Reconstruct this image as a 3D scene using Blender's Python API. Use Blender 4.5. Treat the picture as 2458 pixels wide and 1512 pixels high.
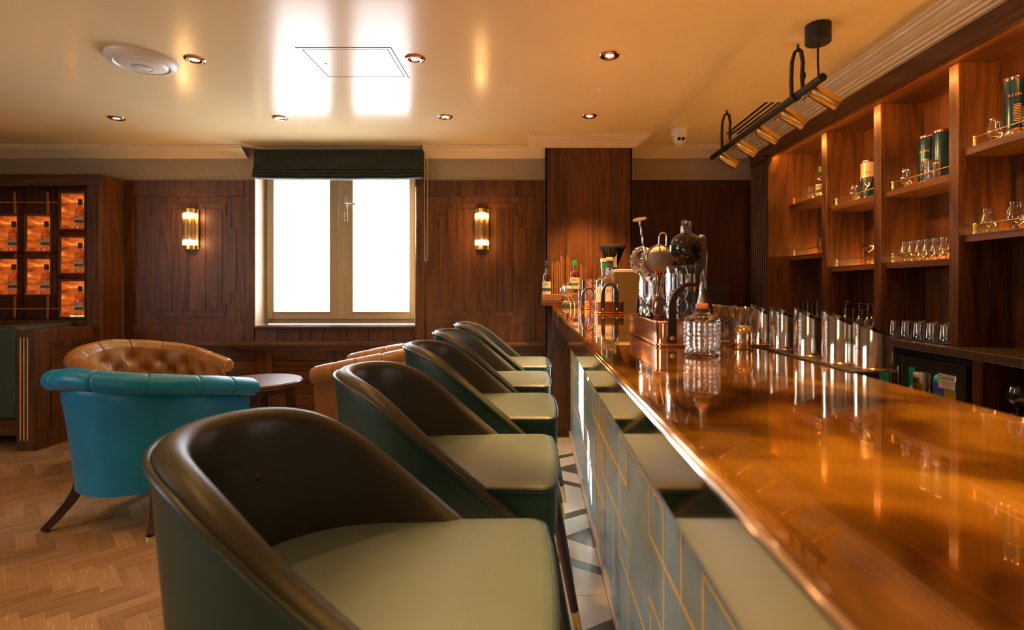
import bpy, math, random
from math import sin, cos, pi, radians, sqrt, atan2, exp
from mathutils import Vector, Matrix, Euler, Quaternion

random.seed(7)
for o in list(bpy.data.objects):
    bpy.data.objects.remove(o, do_unlink=True)
SC = bpy.context.scene
COL = SC.collection

# ------------------------------------------------------------------ camera
EYE = 1.2
FPX = 1270.0
cam_d = bpy.data.cameras.new('camera')
cam = bpy.data.objects.new('camera', cam_d)
COL.objects.link(cam)
cam.location = (0, 0, EYE)
cam.rotation_euler = (radians(90), 0, 0)
cam_d.sensor_width = 36.0
cam_d.lens = FPX / 2458 * 36.0
cam_d.shift_x = -51 / 2458
cam_d.shift_y = -66 / 2458
cam_d.clip_start = 0.02
cam_d.dof.use_dof = True
cam_d.dof.focus_distance = 2.3
cam_d.dof.aperture_fstop = 3.6
SC.camera = cam

# ------------------------------------------------------------------ light
SC.view_settings.view_transform = 'Standard'
SC.view_settings.look = 'None'
SC.view_settings.gamma = 1.0
SC.view_settings.use_curve_mapping = False
SC.view_settings.exposure = 0.60
SC.cycles.use_denoising = True
SC.cycles.max_bounces = 10
SC.cycles.diffuse_bounces = 5
SC.cycles.glossy_bounces = 6
SC.cycles.transmission_bounces = 10
SC.cycles.transparent_max_bounces = 24
SC.cycles.caustics_refractive = False
SC.cycles.caustics_reflective = True
SC.cycles.blur_glossy = 1.0
SC.cycles.sample_clamp_indirect = 12.0

world = bpy.data.worlds.new('sky')
SC.world = world
world.use_nodes = True
bg = world.node_tree.nodes['Background']
bg.inputs['Color'].default_value = (0.96, 0.97, 1.0, 1)
bg.inputs['Strength'].default_value = 9.0

def lamp(name, kind, loc, energy, color, direction=None, **kw):
    d = bpy.data.lights.new(name, kind)
    d.energy = energy
    d.color = color
    for k, v in kw.items():
        setattr(d, k, v)
    o = bpy.data.objects.new(name, d)
    COL.objects.link(o)
    o.location = loc
    if direction is not None:
        o.rotation_euler = Vector(direction).to_track_quat('-Z', 'Y').to_euler()
    return o

sun = lamp('sun', 'SUN', (-4, 8, 4), 45.0, (1.0, 0.84, 0.62), (1.15, -1.0, -0.43), angle=radians(0.8))
# daylight portals in the openings of the walls (they only guide the sky's light)
def portal(loc, direction, sx, sy):
    o = lamp('window_portal', 'AREA', loc, 1.0, (1, 1, 1), direction, shape='RECTANGLE', size=sx, size_y=sy)
    o.data.cycles.is_portal = True
portal((-1.73, 4.86, 1.55), (0, -1, 0), 1.4, 1.45)
portal((-5.58, -0.2, 1.55), (1, 0, 0), 1.8, 1.1)

WARM = (1.0, 0.52, 0.18)
AMBER = (1.0, 0.46, 0.12)

# ------------------------------------------------------------------ mesh helpers
def sx(px, d): return (px - 1280) * d / FPX          # survey: picture column at distance d -> metres
def sz(py, d): return EYE - (py - 690) * d / FPX

class MB:
    def __init__(self):
        self.v = []; self.f = []
    def add(self, vs, fs):
        n = len(self.v)
        self.v.extend([tuple(p) for p in vs])
        self.f.extend([tuple(i + n for i in f) for f in fs])
        return self
    def box(self, x0, x1, y0, y1, z0, z1, m=None):
        vs = [(x, y, z) for z in (z0, z1) for y in (y0, y1) for x in (x0, x1)]
        if m is not None: vs = [m @ Vector(p) for p in vs]
        return self.add(vs, [(0, 2, 3, 1), (4, 5, 7, 6), (0, 1, 5, 4), (2, 6, 7, 3), (0, 4, 6, 2), (1, 3, 7, 5)])
    def prism(self, poly, a0, a1, axis='z', m=None):
        def mk(p, a):
            if axis == 'z': q = (p[0], p[1], a)
            elif axis == 'y': q = (p[0], a, p[1])
            else: q = (a, p[0], p[1])
            return m @ Vector(q) if m is not None else q
        n = len(poly)
        vs = [mk(p, a0) for p in poly] + [mk(p, a1) for p in poly]
        fs = [tuple(range(n))[::-1], tuple(range(n, 2 * n))]
        fs += [(i, (i + 1) % n, n + (i + 1) % n, n + i) for i in range(n)]
        return self.add(vs, fs)
    def lathe(self, prof, seg=24, c=(0, 0, 0), m=None, rfun=None):
        vs = []; fs = []
        rows = []
        for (r, z) in prof:
            if r < 1e-6:
                p = Vector((0, 0, z))
                rows.append([len(vs)]); vs.append(p)
            else:
                row = []
                for k in range(seg):
                    a = 2 * pi * k / seg
                    rr = r if rfun is None else rfun(r, a, z)
                    row.append(len(vs)); vs.append(Vector((rr * cos(a), rr * sin(a), z)))
                rows.append(row)
        for a, b in zip(rows, rows[1:]):
            if len(a) == 1 and len(b) == 1: continue
            for k in range(seg):
                k2 = (k + 1) % seg
                if len(a) == 1: fs.append((a[0], b[k2], b[k]))
                elif len(b) == 1: fs.append((a[k], a[k2], b[0]))
                else: fs.append((a[k], a[k2], b[k2], b[k]))
        vs = [(m @ p if m is not None else p) + Vector(c) for p in vs]
        return self.add(vs, fs)
    def cyl(self, p0, p1, r0, r1=None, seg=16, caps=True):
        return self.tube([p0, p1], [r0, r0 if r1 is None else r1], seg, caps=caps)
    def tube(self, path, r, seg=10, closed=False, caps=True, flat=None):
        P = [Vector(p) for p in path]; n = len(P)
        R = r if isinstance(r, (list, tuple)) else [r] * n
        T = []
        for i in range(n):
            if closed: t = P[(i + 1) % n] - P[i - 1]
            elif i == 0: t = P[1] - P[0]
            elif i == n - 1: t = P[-1] - P[-2]
            else: t = (P[i + 1] - P[i]).normalized() + (P[i] - P[i - 1]).normalized()
            T.append(t.normalized())
        up = Vector((0, 0, 1)) if abs(T[0].z) < 0.9 else Vector((1, 0, 0))
        N = (up - T[0] * up.dot(T[0])).normalized()
        vs = []; fs = []
        for i in range(n):
            if i:
                q = T[i - 1].rotation_difference(T[i]); N = q @ N
                N = (N - T[i] * N.dot(T[i])).normalized()
            B = T[i].cross(N)
            for k in range(seg):
                a = 2 * pi * k / seg
                if flat: vs.append(P[i] + N * cos(a) * R[i] * flat[0] + B * sin(a) * R[i] * flat[1])
                else: vs.append(P[i] + (N * cos(a) + B * sin(a)) * R[i])
        m = n if closed else n - 1
        for i in range(m):
            for k in range(seg):
                a = i * seg; b = ((i + 1) % n) * seg; k2 = (k + 1) % seg
                fs.append((a + k, a + k2, b + k2, b + k))
        if caps and not closed:
            fs.append(tuple(range(seg))[::-1]); fs.append(tuple(range((n - 1) * seg, n * seg)))
        return self.add(vs, fs)
    def grid(self, fn, nu, nv, cu=False, cv=False):
        mu = nu if cu else nu + 1; mv = nv if cv else nv + 1
        vs = [fn(i / nu, j / nv) for i in range(mu) for j in range(mv)]
        fs = []
        for i in range(nu):
            for j in range(nv):
                a = i * mv + j; b = ((i + 1) % mu) * mv + j
                c = ((i + 1) % mu) * mv + (j + 1) % mv; d = i * mv + (j + 1) % mv
                fs.append((a, b, c, d))
        return self.add(vs, fs)
    def ball(self, c, r, seg=16, rings=10, sc=(1, 1, 1)):
        prof = [(r * sin(pi * i / rings), -r * cos(pi * i / rings)) for i in range(rings + 1)]
        return self.lathe(prof, seg, c, Matrix.Diagonal((sc[0], sc[1], sc[2])))
    def strap(self, path, side, w, t):
        """flat strap of width w along 'side', thickness t, following path"""
        P = [Vector(p) for p in path]; S = Vector(side).normalized(); n = len(P)
        tt = t if isinstance(t, (list, tuple)) else [t] * n
        ww = w if isinstance(w, (list, tuple)) else [w] * n
        vs = []
        for i in range(n):
            t_ = (P[min(i + 1, n - 1)] - P[max(i - 1, 0)]).normalized()
            N = t_.cross(S).normalized()
            for (a, b) in ((-1, -1), (1, -1), (1, 1), (-1, 1)):
                vs.append(P[i] + S * a * ww[i] / 2 + N * b * tt[i] / 2)
        fs = []
        for i in range(n - 1):
            for k in range(4):
                fs.append((i * 4 + k, i * 4 + (k + 1) % 4, i * 4 + 4 + (k + 1) % 4, i * 4 + 4 + k))
        fs.append((3, 2, 1, 0)); fs.append(tuple(range(4 * n - 4, 4 * n)))
        return self.add(vs, fs)
    def mesh(self, name):
        me = bpy.data.meshes.new(name)
        me.from_pydata(self.v, [], self.f)
        me.validate()
        import bmesh
        b = bmesh.new(); b.from_mesh(me)
        bmesh.ops.recalc_face_normals(b, faces=b.faces)
        b.to_mesh(me); b.free()
        return me

def obj(name, mb, mat, parent=None, smooth=None, bevel=0.0, seg=2, label=None, loc=None, rot=None, kind=None, sub=0):
    me = mb.mesh(name) if isinstance(mb, MB) else mb
    if mat is not None and not me.materials: me.materials.append(mat)
    o = bpy.data.objects.new(name, me)
    COL.objects.link(o)
    if parent is not None: o.parent = parent
    if loc is not None: o.location = loc
    if rot is not None: o.rotation_euler = rot
    if smooth is not None:
        me.polygons.foreach_set('use_smooth', [True] * len(me.polygons))
        if smooth < 180:
            try: me.set_sharp_from_angle(angle=radians(smooth))
            except Exception: pass
    if bevel > 0:
        b = o.modifiers.new('edge', 'BEVEL'); b.width = bevel; b.segments = seg
        b.limit_method = 'ANGLE'; b.angle_limit = radians(40)
        if smooth is None:
            me.polygons.foreach_set('use_smooth', [True] * len(me.polygons))
            me.set_sharp_from_angle(angle=radians(60))
    if sub:
        s = o.modifiers.new('sub', 'SUBSURF'); s.levels = sub; s.render_levels = sub
    if label: o['label'] = label
    if kind: o['kind'] = kind
    return o

def tag(o, label, cat, group=None):
    o['label'] = label; o['category'] = cat
    if group: o['group'] = group
    return o

def thing(name, label, cat, loc=(0, 0, 0), rz=0.0, group=None):
    o = bpy.data.objects.new(name, None)
    o.empty_display_size = 0.05
    COL.objects.link(o)
    o.location = loc; o.rotation_euler = (0, 0, rz)
    return tag(o, label, cat, group)

def struct(name, mb, mat, parent=None, **kw):
    o = obj(name, mb, mat, parent, **kw)
    if parent is None: o['kind'] = 'structure'
    return o

def dup(root, loc, rz=None, label=None, group=None):
    r = root.copy(); COL.objects.link(r); r.location = loc
    if rz is not None: r.rotation_euler = (0, 0, rz)
    if label: r['label'] = label
    if group: r['group'] = group
    for ch in list(root.children):
        c = ch.copy(); COL.objects.link(c); c.parent = r
        for g in list(ch.children):
            d = g.copy(); COL.objects.link(d); d.parent = c
    return r

def text(name, body, size, mat, parent, mtx, extrude=0.0003, align='CENTER'):
    c = bpy.data.curves.new(name, 'FONT'); c.body = body; c.size = size
    c.align_x = align; c.align_y = 'CENTER'; c.extrude = extrude
    c.materials.append(mat)
    tmp = bpy.data.objects.new(name, c); COL.objects.link(tmp)
    bpy.context.view_layer.update()
    me = bpy.data.meshes.new_from_object(tmp.evaluated_get(bpy.context.evaluated_depsgraph_get()))
    me.name = name
    bpy.data.objects.remove(tmp, do_unlink=True); bpy.data.curves.remove(c)
    me.materials.clear(); me.materials.append(mat)
    o = bpy.data.objects.new(name, me); COL.objects.link(o)
    if parent is not None: o.parent = parent
    o.matrix_local = mtx
    return o

# ------------------------------------------------------------------ materials
def new_mat(name):
    m = bpy.data.materials.new(name); m.use_nodes = True
    nt = m.node_tree
    return m, nt, nt.nodes['Principled BSDF']

def rgb(c): return (c[0], c[1], c[2], 1.0)

def plain(name, col, rough=0.5, metal=0.0, coat=0.0, spec=0.5, noise=0.0, nscale=20, bump=0.0, bscale=200, sheen=0.0, emit=None, es=0.0):
    m, nt, p = new_mat(name)
    p.inputs['Base Color'].default_value = rgb(col)
    p.inputs['Roughness'].default_value = rough
    p.inputs['Metallic'].default_value = metal
    p.inputs['Coat Weight'].default_value = coat
    p.inputs['Specular IOR Level'].default_value = spec
    p.inputs['Sheen Weight'].default_value = sheen
    if emit:
        p.inputs['Emission Color'].default_value = rgb(emit); p.inputs['Emission Strength'].default_value = es
    tc = nt.nodes.new('ShaderNodeTexCoord')
    if noise > 0:
        n = nt.nodes.new('ShaderNodeTexNoise'); n.inputs['Scale'].default_value = nscale; n.inputs['Detail'].default_value = 4
        r = nt.nodes.new('ShaderNodeValToRGB')
        r.color_ramp.elements[0].position = 0.3; r.color_ramp.elements[1].position = 0.7
        r.color_ramp.elements[0].color = rgb([max(0, c * (1 - noise)) for c in col])
        r.color_ramp.elements[1].color = rgb([min(1, c * (1 + noise)) for c in col])
        nt.links.new(tc.outputs['Object'], n.inputs['Vector']); nt.links.new(n.outputs['Fac'], r.inputs['Fac'])
        nt.links.new(r.outputs['Color'], p.inputs['Base Color'])
    if bump > 0:
        n2 = nt.nodes.new('ShaderNodeTexNoise'); n2.inputs['Scale'].default_value = bscale; n2.inputs['Detail'].default_value = 3
        b = nt.nodes.new('ShaderNodeBump'); b.inputs['Strength'].default_value = bump; b.inputs['Distance'].default_value = 0.002
        nt.links.new(tc.outputs['Object'], n2.inputs['Vector']); nt.links.new(n2.outputs['Fac'], b.inputs['Height'])
        nt.links.new(b.outputs['Normal'], p.inputs['Normal'])
    return m

def wood(name, dark, light, axis='z', rough=0.38, rings=9.0, per_obj=0.25, across=5.0, along=0.55, coat=0.0, limed=0.0, island=False):
    m, nt, p = new_mat(name)
    L = nt.links.new
    tc = nt.nodes.new('ShaderNodeTexCoord')
    oi = nt.nodes.new('ShaderNodeObjectInfo')
    rnd = oi.outputs['Random']
    if island:
        ge = nt.nodes.new('ShaderNodeNewGeometry'); rnd = ge.outputs['Random Per Island']
    off = nt.nodes.new('ShaderNodeMath'); off.operation = 'MULTIPLY'; off.inputs[1].default_value = 37.0
    L(rnd, off.inputs[0])
    cmb = nt.nodes.new('ShaderNodeCombineXYZ')
    for i in range(3): L(off.outputs[0], cmb.inputs[i])
    add = nt.nodes.new('ShaderNodeVectorMath'); add.operation = 'ADD'
    L(tc.outputs['Object'], add.inputs[0]); L(cmb.outputs[0], add.inputs[1])
    def mapped(sc):
        mp = nt.nodes.new('ShaderNodeMapping'); mp.inputs['Scale'].default_value = sc
        L(add.outputs[0], mp.inputs['Vector']); return mp.outputs[0]
    i = 'xyz'.index(axis)
    s1 = [across] * 3; s1[i] = along
    s2 = [across * 26] * 3; s2[i] = along * 8
    n1 = nt.nodes.new('ShaderNodeTexNoise'); n1.inputs['Scale'].default_value = 1.0; n1.inputs['Detail'].default_value = 1.5
    L(mapped(s1), n1.inputs['Vector'])
    mu = nt.nodes.new('ShaderNodeMath'); mu.operation = 'MULTIPLY'; mu.inputs[1].default_value = rings * 6.28
    L(n1.outputs['Fac'], mu.inputs[0])
    si = nt.nodes.new('ShaderNodeMath'); si.operation = 'SINE'; L(mu.outputs[0], si.inputs[0])
    n2 = nt.nodes.new('ShaderNodeTexNoise'); n2.inputs['Scale'].default_value = 1.0; n2.inputs['Detail'].default_value = 3
    L(mapped(s2), n2.inputs['Vector'])
    m1 = nt.nodes.new('ShaderNodeMath'); m1.operation = 'MULTIPLY_ADD'; m1.inputs[1].default_value = 0.13
    L(si.outputs[0], m1.inputs[0])
    L(n2.outputs['Fac'], m1.inputs[2])
    r2 = nt.nodes.new('ShaderNodeMath'); r2.operation = 'MULTIPLY_ADD'; r2.inputs[1].default_value = per_obj; r2.inputs[2].default_value = -per_obj / 2
    L(rnd, r2.inputs[0])
    a2 = nt.nodes.new('ShaderNodeMath'); a2.operation = 'ADD'
    L(m1.outputs[0], a2.inputs[0]); L(r2.outputs[0], a2.inputs[1])
    cr = nt.nodes.new('ShaderNodeValToRGB')
    cr.color_ramp.elements[0].position = 0.18; cr.color_ramp.elements[0].color = rgb(dark)
    cr.color_ramp.elements[1].position = 0.82; cr.color_ramp.elements[1].color = rgb(light)
    L(a2.outputs[0], cr.inputs['Fac'])
    colour = cr.outputs['Color']
    if limed > 0:
        n3 = nt.nodes.new('ShaderNodeTexNoise'); n3.inputs['Scale'].default_value = 1.0; n3.inputs['Detail'].default_value = 2
        s3 = [170] * 3; s3[i] = 9
        L(mapped(s3), n3.inputs['Vector'])
        c3 = nt.nodes.new('ShaderNodeValToRGB')
        c3.color_ramp.elements[0].position = 0.60; c3.color_ramp.elements[0].color = (0, 0, 0, 1)
        c3.color_ramp.elements[1].position = 0.68; c3.color_ramp.elements[1].color = (limed, limed, limed, 1)
        L(n3.outputs['Fac'], c3.inputs['Fac'])
        gate = nt.nodes.new('ShaderNodeMath'); gate.operation = 'GREATER_THAN'; gate.inputs[1].default_value = 0.62
        L(rnd, gate.inputs[0])
        gm = nt.nodes.new('ShaderNodeMath'); gm.operation = 'MULTIPLY'
        L(c3.outputs['Color'], gm.inputs[0]); L(gate.outputs[0], gm.inputs[1])
        mx = nt.nodes.new('ShaderNodeMix'); mx.data_type = 'RGBA'
        L(gm.outputs[0], mx.inputs[0]); L(colour, mx.inputs[6]); mx.inputs[7].default_value = (0.62, 0.50, 0.36, 1)
        colour = mx.outputs[2]
    L(colour, p.inputs['Base Color'])
    p.inputs['Roughness'].default_value = rough
    p.inputs['Coat Weight'].default_value = coat; p.inputs['Specular IOR Level'].default_value = 0.35
    b = nt.nodes.new('ShaderNodeBump'); b.inputs['Strength'].default_value = 0.12; b.inputs['Distance'].default_value = 0.002
    L(n2.outputs['Fac'], b.inputs['Height']); L(b.outputs['Normal'], p.inputs['Normal'])
    return m

def thin_glass(name, tint=(1, 1, 1), edge=0.45, lo=0.05, hi=0.9, rough=0.02):
    """blown glass a millimetre thick: clear face on, mirror-like on its edges"""
    m = bpy.data.materials.new(name); m.use_nodes = True
    nt = m.node_tree; nt.nodes.clear(); L = nt.links.new
    out = nt.nodes.new('ShaderNodeOutputMaterial')
    mix = nt.nodes.new('ShaderNodeMixShader')
    tr = nt.nodes.new('ShaderNodeBsdfTransparent'); tr.inputs['Color'].default_value = rgb(tint)
    gl = nt.nodes.new('ShaderNodeBsdfGlossy'); gl.inputs['Roughness'].default_value = rough
    lw = nt.nodes.new('ShaderNodeLayerWeight'); lw.inputs['Blend'].default_value = edge
    cl = nt.nodes.new('ShaderNodeMapRange'); cl.inputs['To Min'].default_value = lo; cl.inputs['To Max'].default_value = hi
    L(lw.outputs['Facing'], cl.inputs['Value'])
    L(cl.outputs[0], mix.inputs[0]); L(tr.outputs[0], mix.inputs[1]); L(gl.outputs[0], mix.inputs[2])
    L(mix.outputs[0], out.inputs['Surface'])
    return m

def solid_glass(name, col=(1, 1, 1), rough=0.0, ior=1.5):
    m, nt, p = new_mat(name)
    p.inputs['Base Color'].default_value = rgb(col); p.inputs['Roughness'].default_value = rough
    p.inputs['Transmission Weight'].default_value = 1.0; p.inputs['IOR'].default_value = ior
    return m

def emitter(name, col, s):
    m = bpy.data.materials.new(name); m.use_nodes = True
    nt = m.node_tree; nt.nodes.clear()
    out = nt.nodes.new('ShaderNodeOutputMaterial'); e = nt.nodes.new('ShaderNodeEmission')
    e.inputs['Color'].default_value = rgb(col); e.inputs['Strength'].default_value = s
    nt.links.new(e.outputs[0], out.inputs['Surface'])
    return m

M = {}
WD, WL = (0.044, 0.0138, 0.0042), (0.150, 0.0550, 0.0150)
M['wood_z'] = wood('dark stained oak upright grain', WD, WL, 'z')
M['wood_y'] = wood('dark stained oak lengthwise grain', WD, WL, 'y')
M['wood_x'] = wood('dark stained oak crosswise grain', WD, WL, 'x')
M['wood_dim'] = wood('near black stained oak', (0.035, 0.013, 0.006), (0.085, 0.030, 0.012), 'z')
M['wood_table'] = wood('polished dark table wood', (0.05, 0.018, 0.009), (0.11, 0.04, 0.018), 'x', rough=0.42, coat=0.3)
M['parquet'] = wood('oak parquet', (0.235, 0.136, 0.066), (0.37, 0.225, 0.118), 'x', rough=0.42, per_obj=0.55, rings=2.5, across=9, along=1.2, limed=0.55)
M['parquet_far'] = wood('oak parquet blocks', (0.235, 0.136, 0.066), (0.37, 0.225, 0.118), 'x', rough=0.42, per_obj=0.55, rings=2.5, across=9, along=1.2, island=True)
M['joint'] = plain('parquet joint', (0.46, 0.33, 0.19), 0.7)
M['ceiling'] = plain('satin cream ceiling paint', (0.84, 0.68, 0.40), 0.20, spec=0.26, noise=0.02, nscale=3)
M['cornice'] = plain('cream cornice paint', (0.78, 0.63, 0.42), 0.45)
M['plaster'] = plain('taupe wall paint', (0.36, 0.285, 0.19), 0.7, noise=0.06, nscale=60)
M['window_frame'] = plain('olive beige painted window frame', (0.42, 0.32, 0.175), 0.4)
M['reveal'] = plain('pale reveal paint', (0.62, 0.52, 0.42), 0.5)
M['black'] = plain('matt black metal', (0.012, 0.011, 0.010), 0.5)
M['black_gloss'] = plain('gloss black plastic', (0.014, 0.016, 0.013), 0.12, coat=0.5)
M['brass'] = plain('brushed brass', (0.80, 0.52, 0.17), 0.28, metal=1.0, noise=0.08, nscale=40)
M['brass_inlay'] = plain('satin brass inlay', (0.95, 0.72, 0.30), 0.40, metal=0.1)
M['copper'] = plain('polished copper', (0.93, 0.46, 0.25), 0.12, metal=1.0, noise=0.10, nscale=18)
M['rod'] = plain('bright copper rod', (0.95, 0.47, 0.13), 0.22, metal=0.9)
M['steel'] = plain('polished steel', (0.78, 0.76, 0.73), 0.16, metal=1.0)
M['steel_mesh'] = plain('woven steel mesh', (0.34, 0.31, 0.27), 0.45, metal=0.7, bump=0.6, bscale=900)
M['strap'] = plain('dark brown leather strap', (0.026, 0.015, 0.009), 0.5, bump=0.2, bscale=400)
M['green'] = plain('bottle green leather', (0.011, 0.042, 0.026), 0.42, spec=0.4, noise=0.12, nscale=9, bump=0.22, bscale=330)
M['green_sheen'] = plain('green leather with window sheen tint', (0.078, 0.118, 0.120), 0.48, spec=0.95, noise=0.06, nscale=12, bump=0.30, bscale=300)  # same leather as the shell, lightened for the window sheen on the seat
M['green_warm'] = plain('green leather with warm reflection tint', (0.034, 0.033, 0.018), 0.42, noise=0.1, nscale=10, bump=0.22, bscale=330)  # same leather again, browned: the warm reflection inside is put into its colour
M['piping'] = plain('dark leather piping', (0.022, 0.040, 0.028), 0.35)
M['blue_leather'] = plain('teal blue leather', (0.0, 0.190, 0.400), 0.36, spec=0.35, noise=0.10, nscale=6, bump=0.12, bscale=420)
M['tan_leather'] = plain('tan brown leather', (0.27, 0.128, 0.038), 0.30, noise=0.22, nscale=7, bump=0.10, bscale=420)
M['suede'] = plain('brown suede', (0.26, 0.115, 0.042), 0.85, noise=0.18, nscale=70, sheen=0.25)
M['booth_green'] = plain('dark green booth fabric', (0.036, 0.052, 0.040), 0.6, noise=0.12, nscale=80, bump=0.3, bscale=120)
M['velvet'] = plain('dark green velvet', (0.020, 0.024, 0.014), 0.85, noise=0.35, nscale=16, sheen=0.08)
M['chairleg'] = plain('dark walnut leg', (0.045, 0.016, 0.009), 0.3, noise=0.2, nscale=30)
M['stone'] = plain('dark stone worktop', (0.090, 0.066, 0.044), 0.22, noise=0.25, nscale=120)
M['white_paint'] = plain('white plastic', (0.78, 0.74, 0.66), 0.4)
M['marble'] = plain('cream marble', (0.90, 0.80, 0.69), 0.22, noise=0.10, nscale=6)
M['marble_grey'] = plain('grey marble', (0.17, 0.14, 0.11), 0.25, noise=0.25, nscale=10)
M['blue_panel'] = wood('blue grey stained panel', (0.25, 0.43, 0.57), (0.34, 0.53, 0.67), 'x', rough=0.36, per_obj=0.02, rings=2, across=14, along=1.5, coat=0.12)
M['cream_label'] = plain('cream paper label', (0.72, 0.64, 0.47), 0.6)
M['white_label'] = plain('white paper label', (0.82, 0.78, 0.70), 0.6)
M['slate_band'] = plain('slate band print', (0.05, 0.075, 0.075), 0.6)
M['green_cap'] = plain('green foil cap', (0.02, 0.22, 0.06), 0.35)
M['teal_cap'] = plain('dark teal foil cap', (0.012, 0.05, 0.045), 0.4)
M['cork'] = plain('pale wooden stopper', (0.55, 0.33, 0.15), 0.6, noise=0.2, nscale=200)
M['navy_tin'] = plain('dark teal tin', (0.010, 0.035, 0.042), 0.25, metal=0.3)
M['cream_tin'] = plain('cream tin', (0.62, 0.46, 0.22), 0.3, metal=0.2)
M['gold_print'] = plain('gold print', (0.75, 0.36, 0.10), 0.4, metal=0.4)
M['black_print'] = plain('black print', (0.02, 0.02, 0.02), 0.7)
M['blue_print'] = plain('blue print', (0.05, 0.12, 0.35), 0.7)
M['grey_plastic'] = plain('grey green plastic', (0.11, 0.12, 0.10), 0.45)
M['grey_rubber'] = plain('warm grey rubber', (0.16, 0.14, 0.12), 0.5)
M['olive_metal'] = plain('olive gold painted metal', (0.23, 0.15, 0.045), 0.4)
M['tan_box'] = plain('tan leather tray', (0.28, 0.13, 0.06), 0.5, noise=0.1, nscale=40)
M['red_straw'] = plain('red print', (0.68, 0.06, 0.02), 0.5)
M['white_straw'] = plain('white paper straw', (0.85, 0.80, 0.72), 0.5)
M['whisky'] = thin_glass('amber whisky bottle', (0.93, 0.56, 0.17), 0.40, 0.08, 0.9)
M['clear_bottle'] = thin_glass('clear bottle glass', (0.94, 0.93, 0.90), 0.42, 0.10, 0.95)
M['glass'] = thin_glass('clear drinking glass', (0.97, 0.95, 0.92), 0.48, 0.08, 0.98)
M['pane'] = thin_glass('window pane', (0.97, 0.985, 1.0), 0.15, 0.03, 0.5)
M['smoke_glass'] = thin_glass('smoked plastic hopper', (0.30, 0.22, 0.16), 0.4, 0.08, 0.8)
M['crystal'] = solid_glass('cut crystal', (0.99, 0.97, 0.94))
M['crystal_thin'] = thin_glass('cut crystal tumbler', (0.97, 0.93, 0.86), 0.62, 0.16, 0.98, 0.06)
M['case_glass'] = thin_glass('case glass', (0.97, 0.96, 0.94), 0.3, 0.03, 0.5)
M['yellow'] = plain('orange yellow juice', (0.85, 0.55, 0.01), 0.25, emit=(0.9, 0.55, 0.01), es=0.0)
M['green_pack'] = plain('green carton', (0.02, 0.36, 0.09), 0.4)
M['violet_pack'] = plain('violet label', (0.11, 0.06, 0.52), 0.4)
M['bulb'] = emitter('warm lamp glow', (1.0, 0.66, 0.36), 14.0)
M['sconce_glow'] = emitter('sconce lamp glow', (1.0, 0.60, 0.24), 16.0)
M['led_warm'] = emitter('warm led strip', (1.0, 0.46, 0.10), 85.0)
M['led_cove'] = emitter('hidden cove led', (1.0, 0.46, 0.10), 120.0)
M['led_white'] = emitter('cool fridge led', (0.9, 0.95, 1.0), 9.0)

# hammered copper bar top under lacquer, with brown and amber clouds of patina
def bar_copper():
    m, nt, p = new_mat('patinated copper bar top'); L = nt.links.new
    tc = nt.nodes.new('ShaderNodeTexCoord')
    n = nt.nodes.new('ShaderNodeTexNoise'); n.inputs['Scale'].default_value = 5.5; n.inputs['Detail'].default_value = 6; n.inputs['Distortion'].default_value = 0.8
    L(tc.outputs['Object'], n.inputs['Vector'])
    r = nt.nodes.new('ShaderNodeValToRGB')
    e = r.color_ramp.elements
    e[0].position = 0.36; e[0].color = (0.07, 0.031, 0.005, 1)
    e[1].position = 0.64; e[1].color = (0.82, 0.56, 0.085, 1)
    x = e.new(0.50); x.color = (0.34, 0.19, 0.024, 1)
    L(n.outputs['Fac'], r.inputs['Fac']); L(r.outputs['Color'], p.inputs['Base Color'])
    p.inputs['Metallic'].default_value = 0.75
    p.inputs['Roughness'].default_value = 0.10
    p.inputs['Coat Weight'].default_value = 1.0; p.inputs['Coat Roughness'].default_value = 0.02
    p.inputs['Coat Tint'].default_value = (1.0, 0.80, 0.55, 1)
    return m
M['bar_copper'] = bar_copper()
M['bar_edge'] = plain('mirror polished copper edge', (0.98, 0.80, 0.66), 0.07, metal=1.0)

# amber backlit sheet: glowing translucent panel with cloudy bands
def amber_glow():
    m = bpy.data.materials.new('backlit amber sheet'); m.use_nodes = True
    nt = m.node_tree; nt.nodes.clear(); L = nt.links.new
    out = nt.nodes.new('ShaderNodeOutputMaterial'); e = nt.nodes.new('ShaderNodeEmission')
    tc = nt.nodes.new('ShaderNodeTexCoord'); mp = nt.nodes.new('ShaderNodeMapping'); mp.inputs['Scale'].default_value = (4, 4, 13)
    oi = nt.nodes.new('ShaderNodeObjectInfo'); 
    n = nt.nodes.new('ShaderNodeTexNoise'); n.inputs['Scale'].default_value = 1.0; n.inputs['Detail'].default_value = 3
    r = nt.nodes.new('ShaderNodeValToRGB')
    r.color_ramp.elements[0].position = 0.36; r.color_ramp.elements[0].color = (0.10, 0.012, 0.0015, 1)
    r.color_ramp.elements[1].position = 0.70; r.color_ramp.elements[1].color = (0.95, 0.33, 0.045, 1)
    x = r.color_ramp.elements.new(0.55); x.color = (0.36, 0.062, 0.006, 1)
    L(tc.outputs['Object'], mp.inputs['Vector']); L(mp.outputs[0], n.inputs['Vector'])
    L(n.outputs['Fac'], r.inputs['Fac']); L(r.outputs['Color'], e.inputs['Color']); e.inputs['Strength'].default_value = 1.8
    L(e.outputs[0], out.inputs['Surface'])
    return m
M['amber_glow'] = amber_glow()
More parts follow.
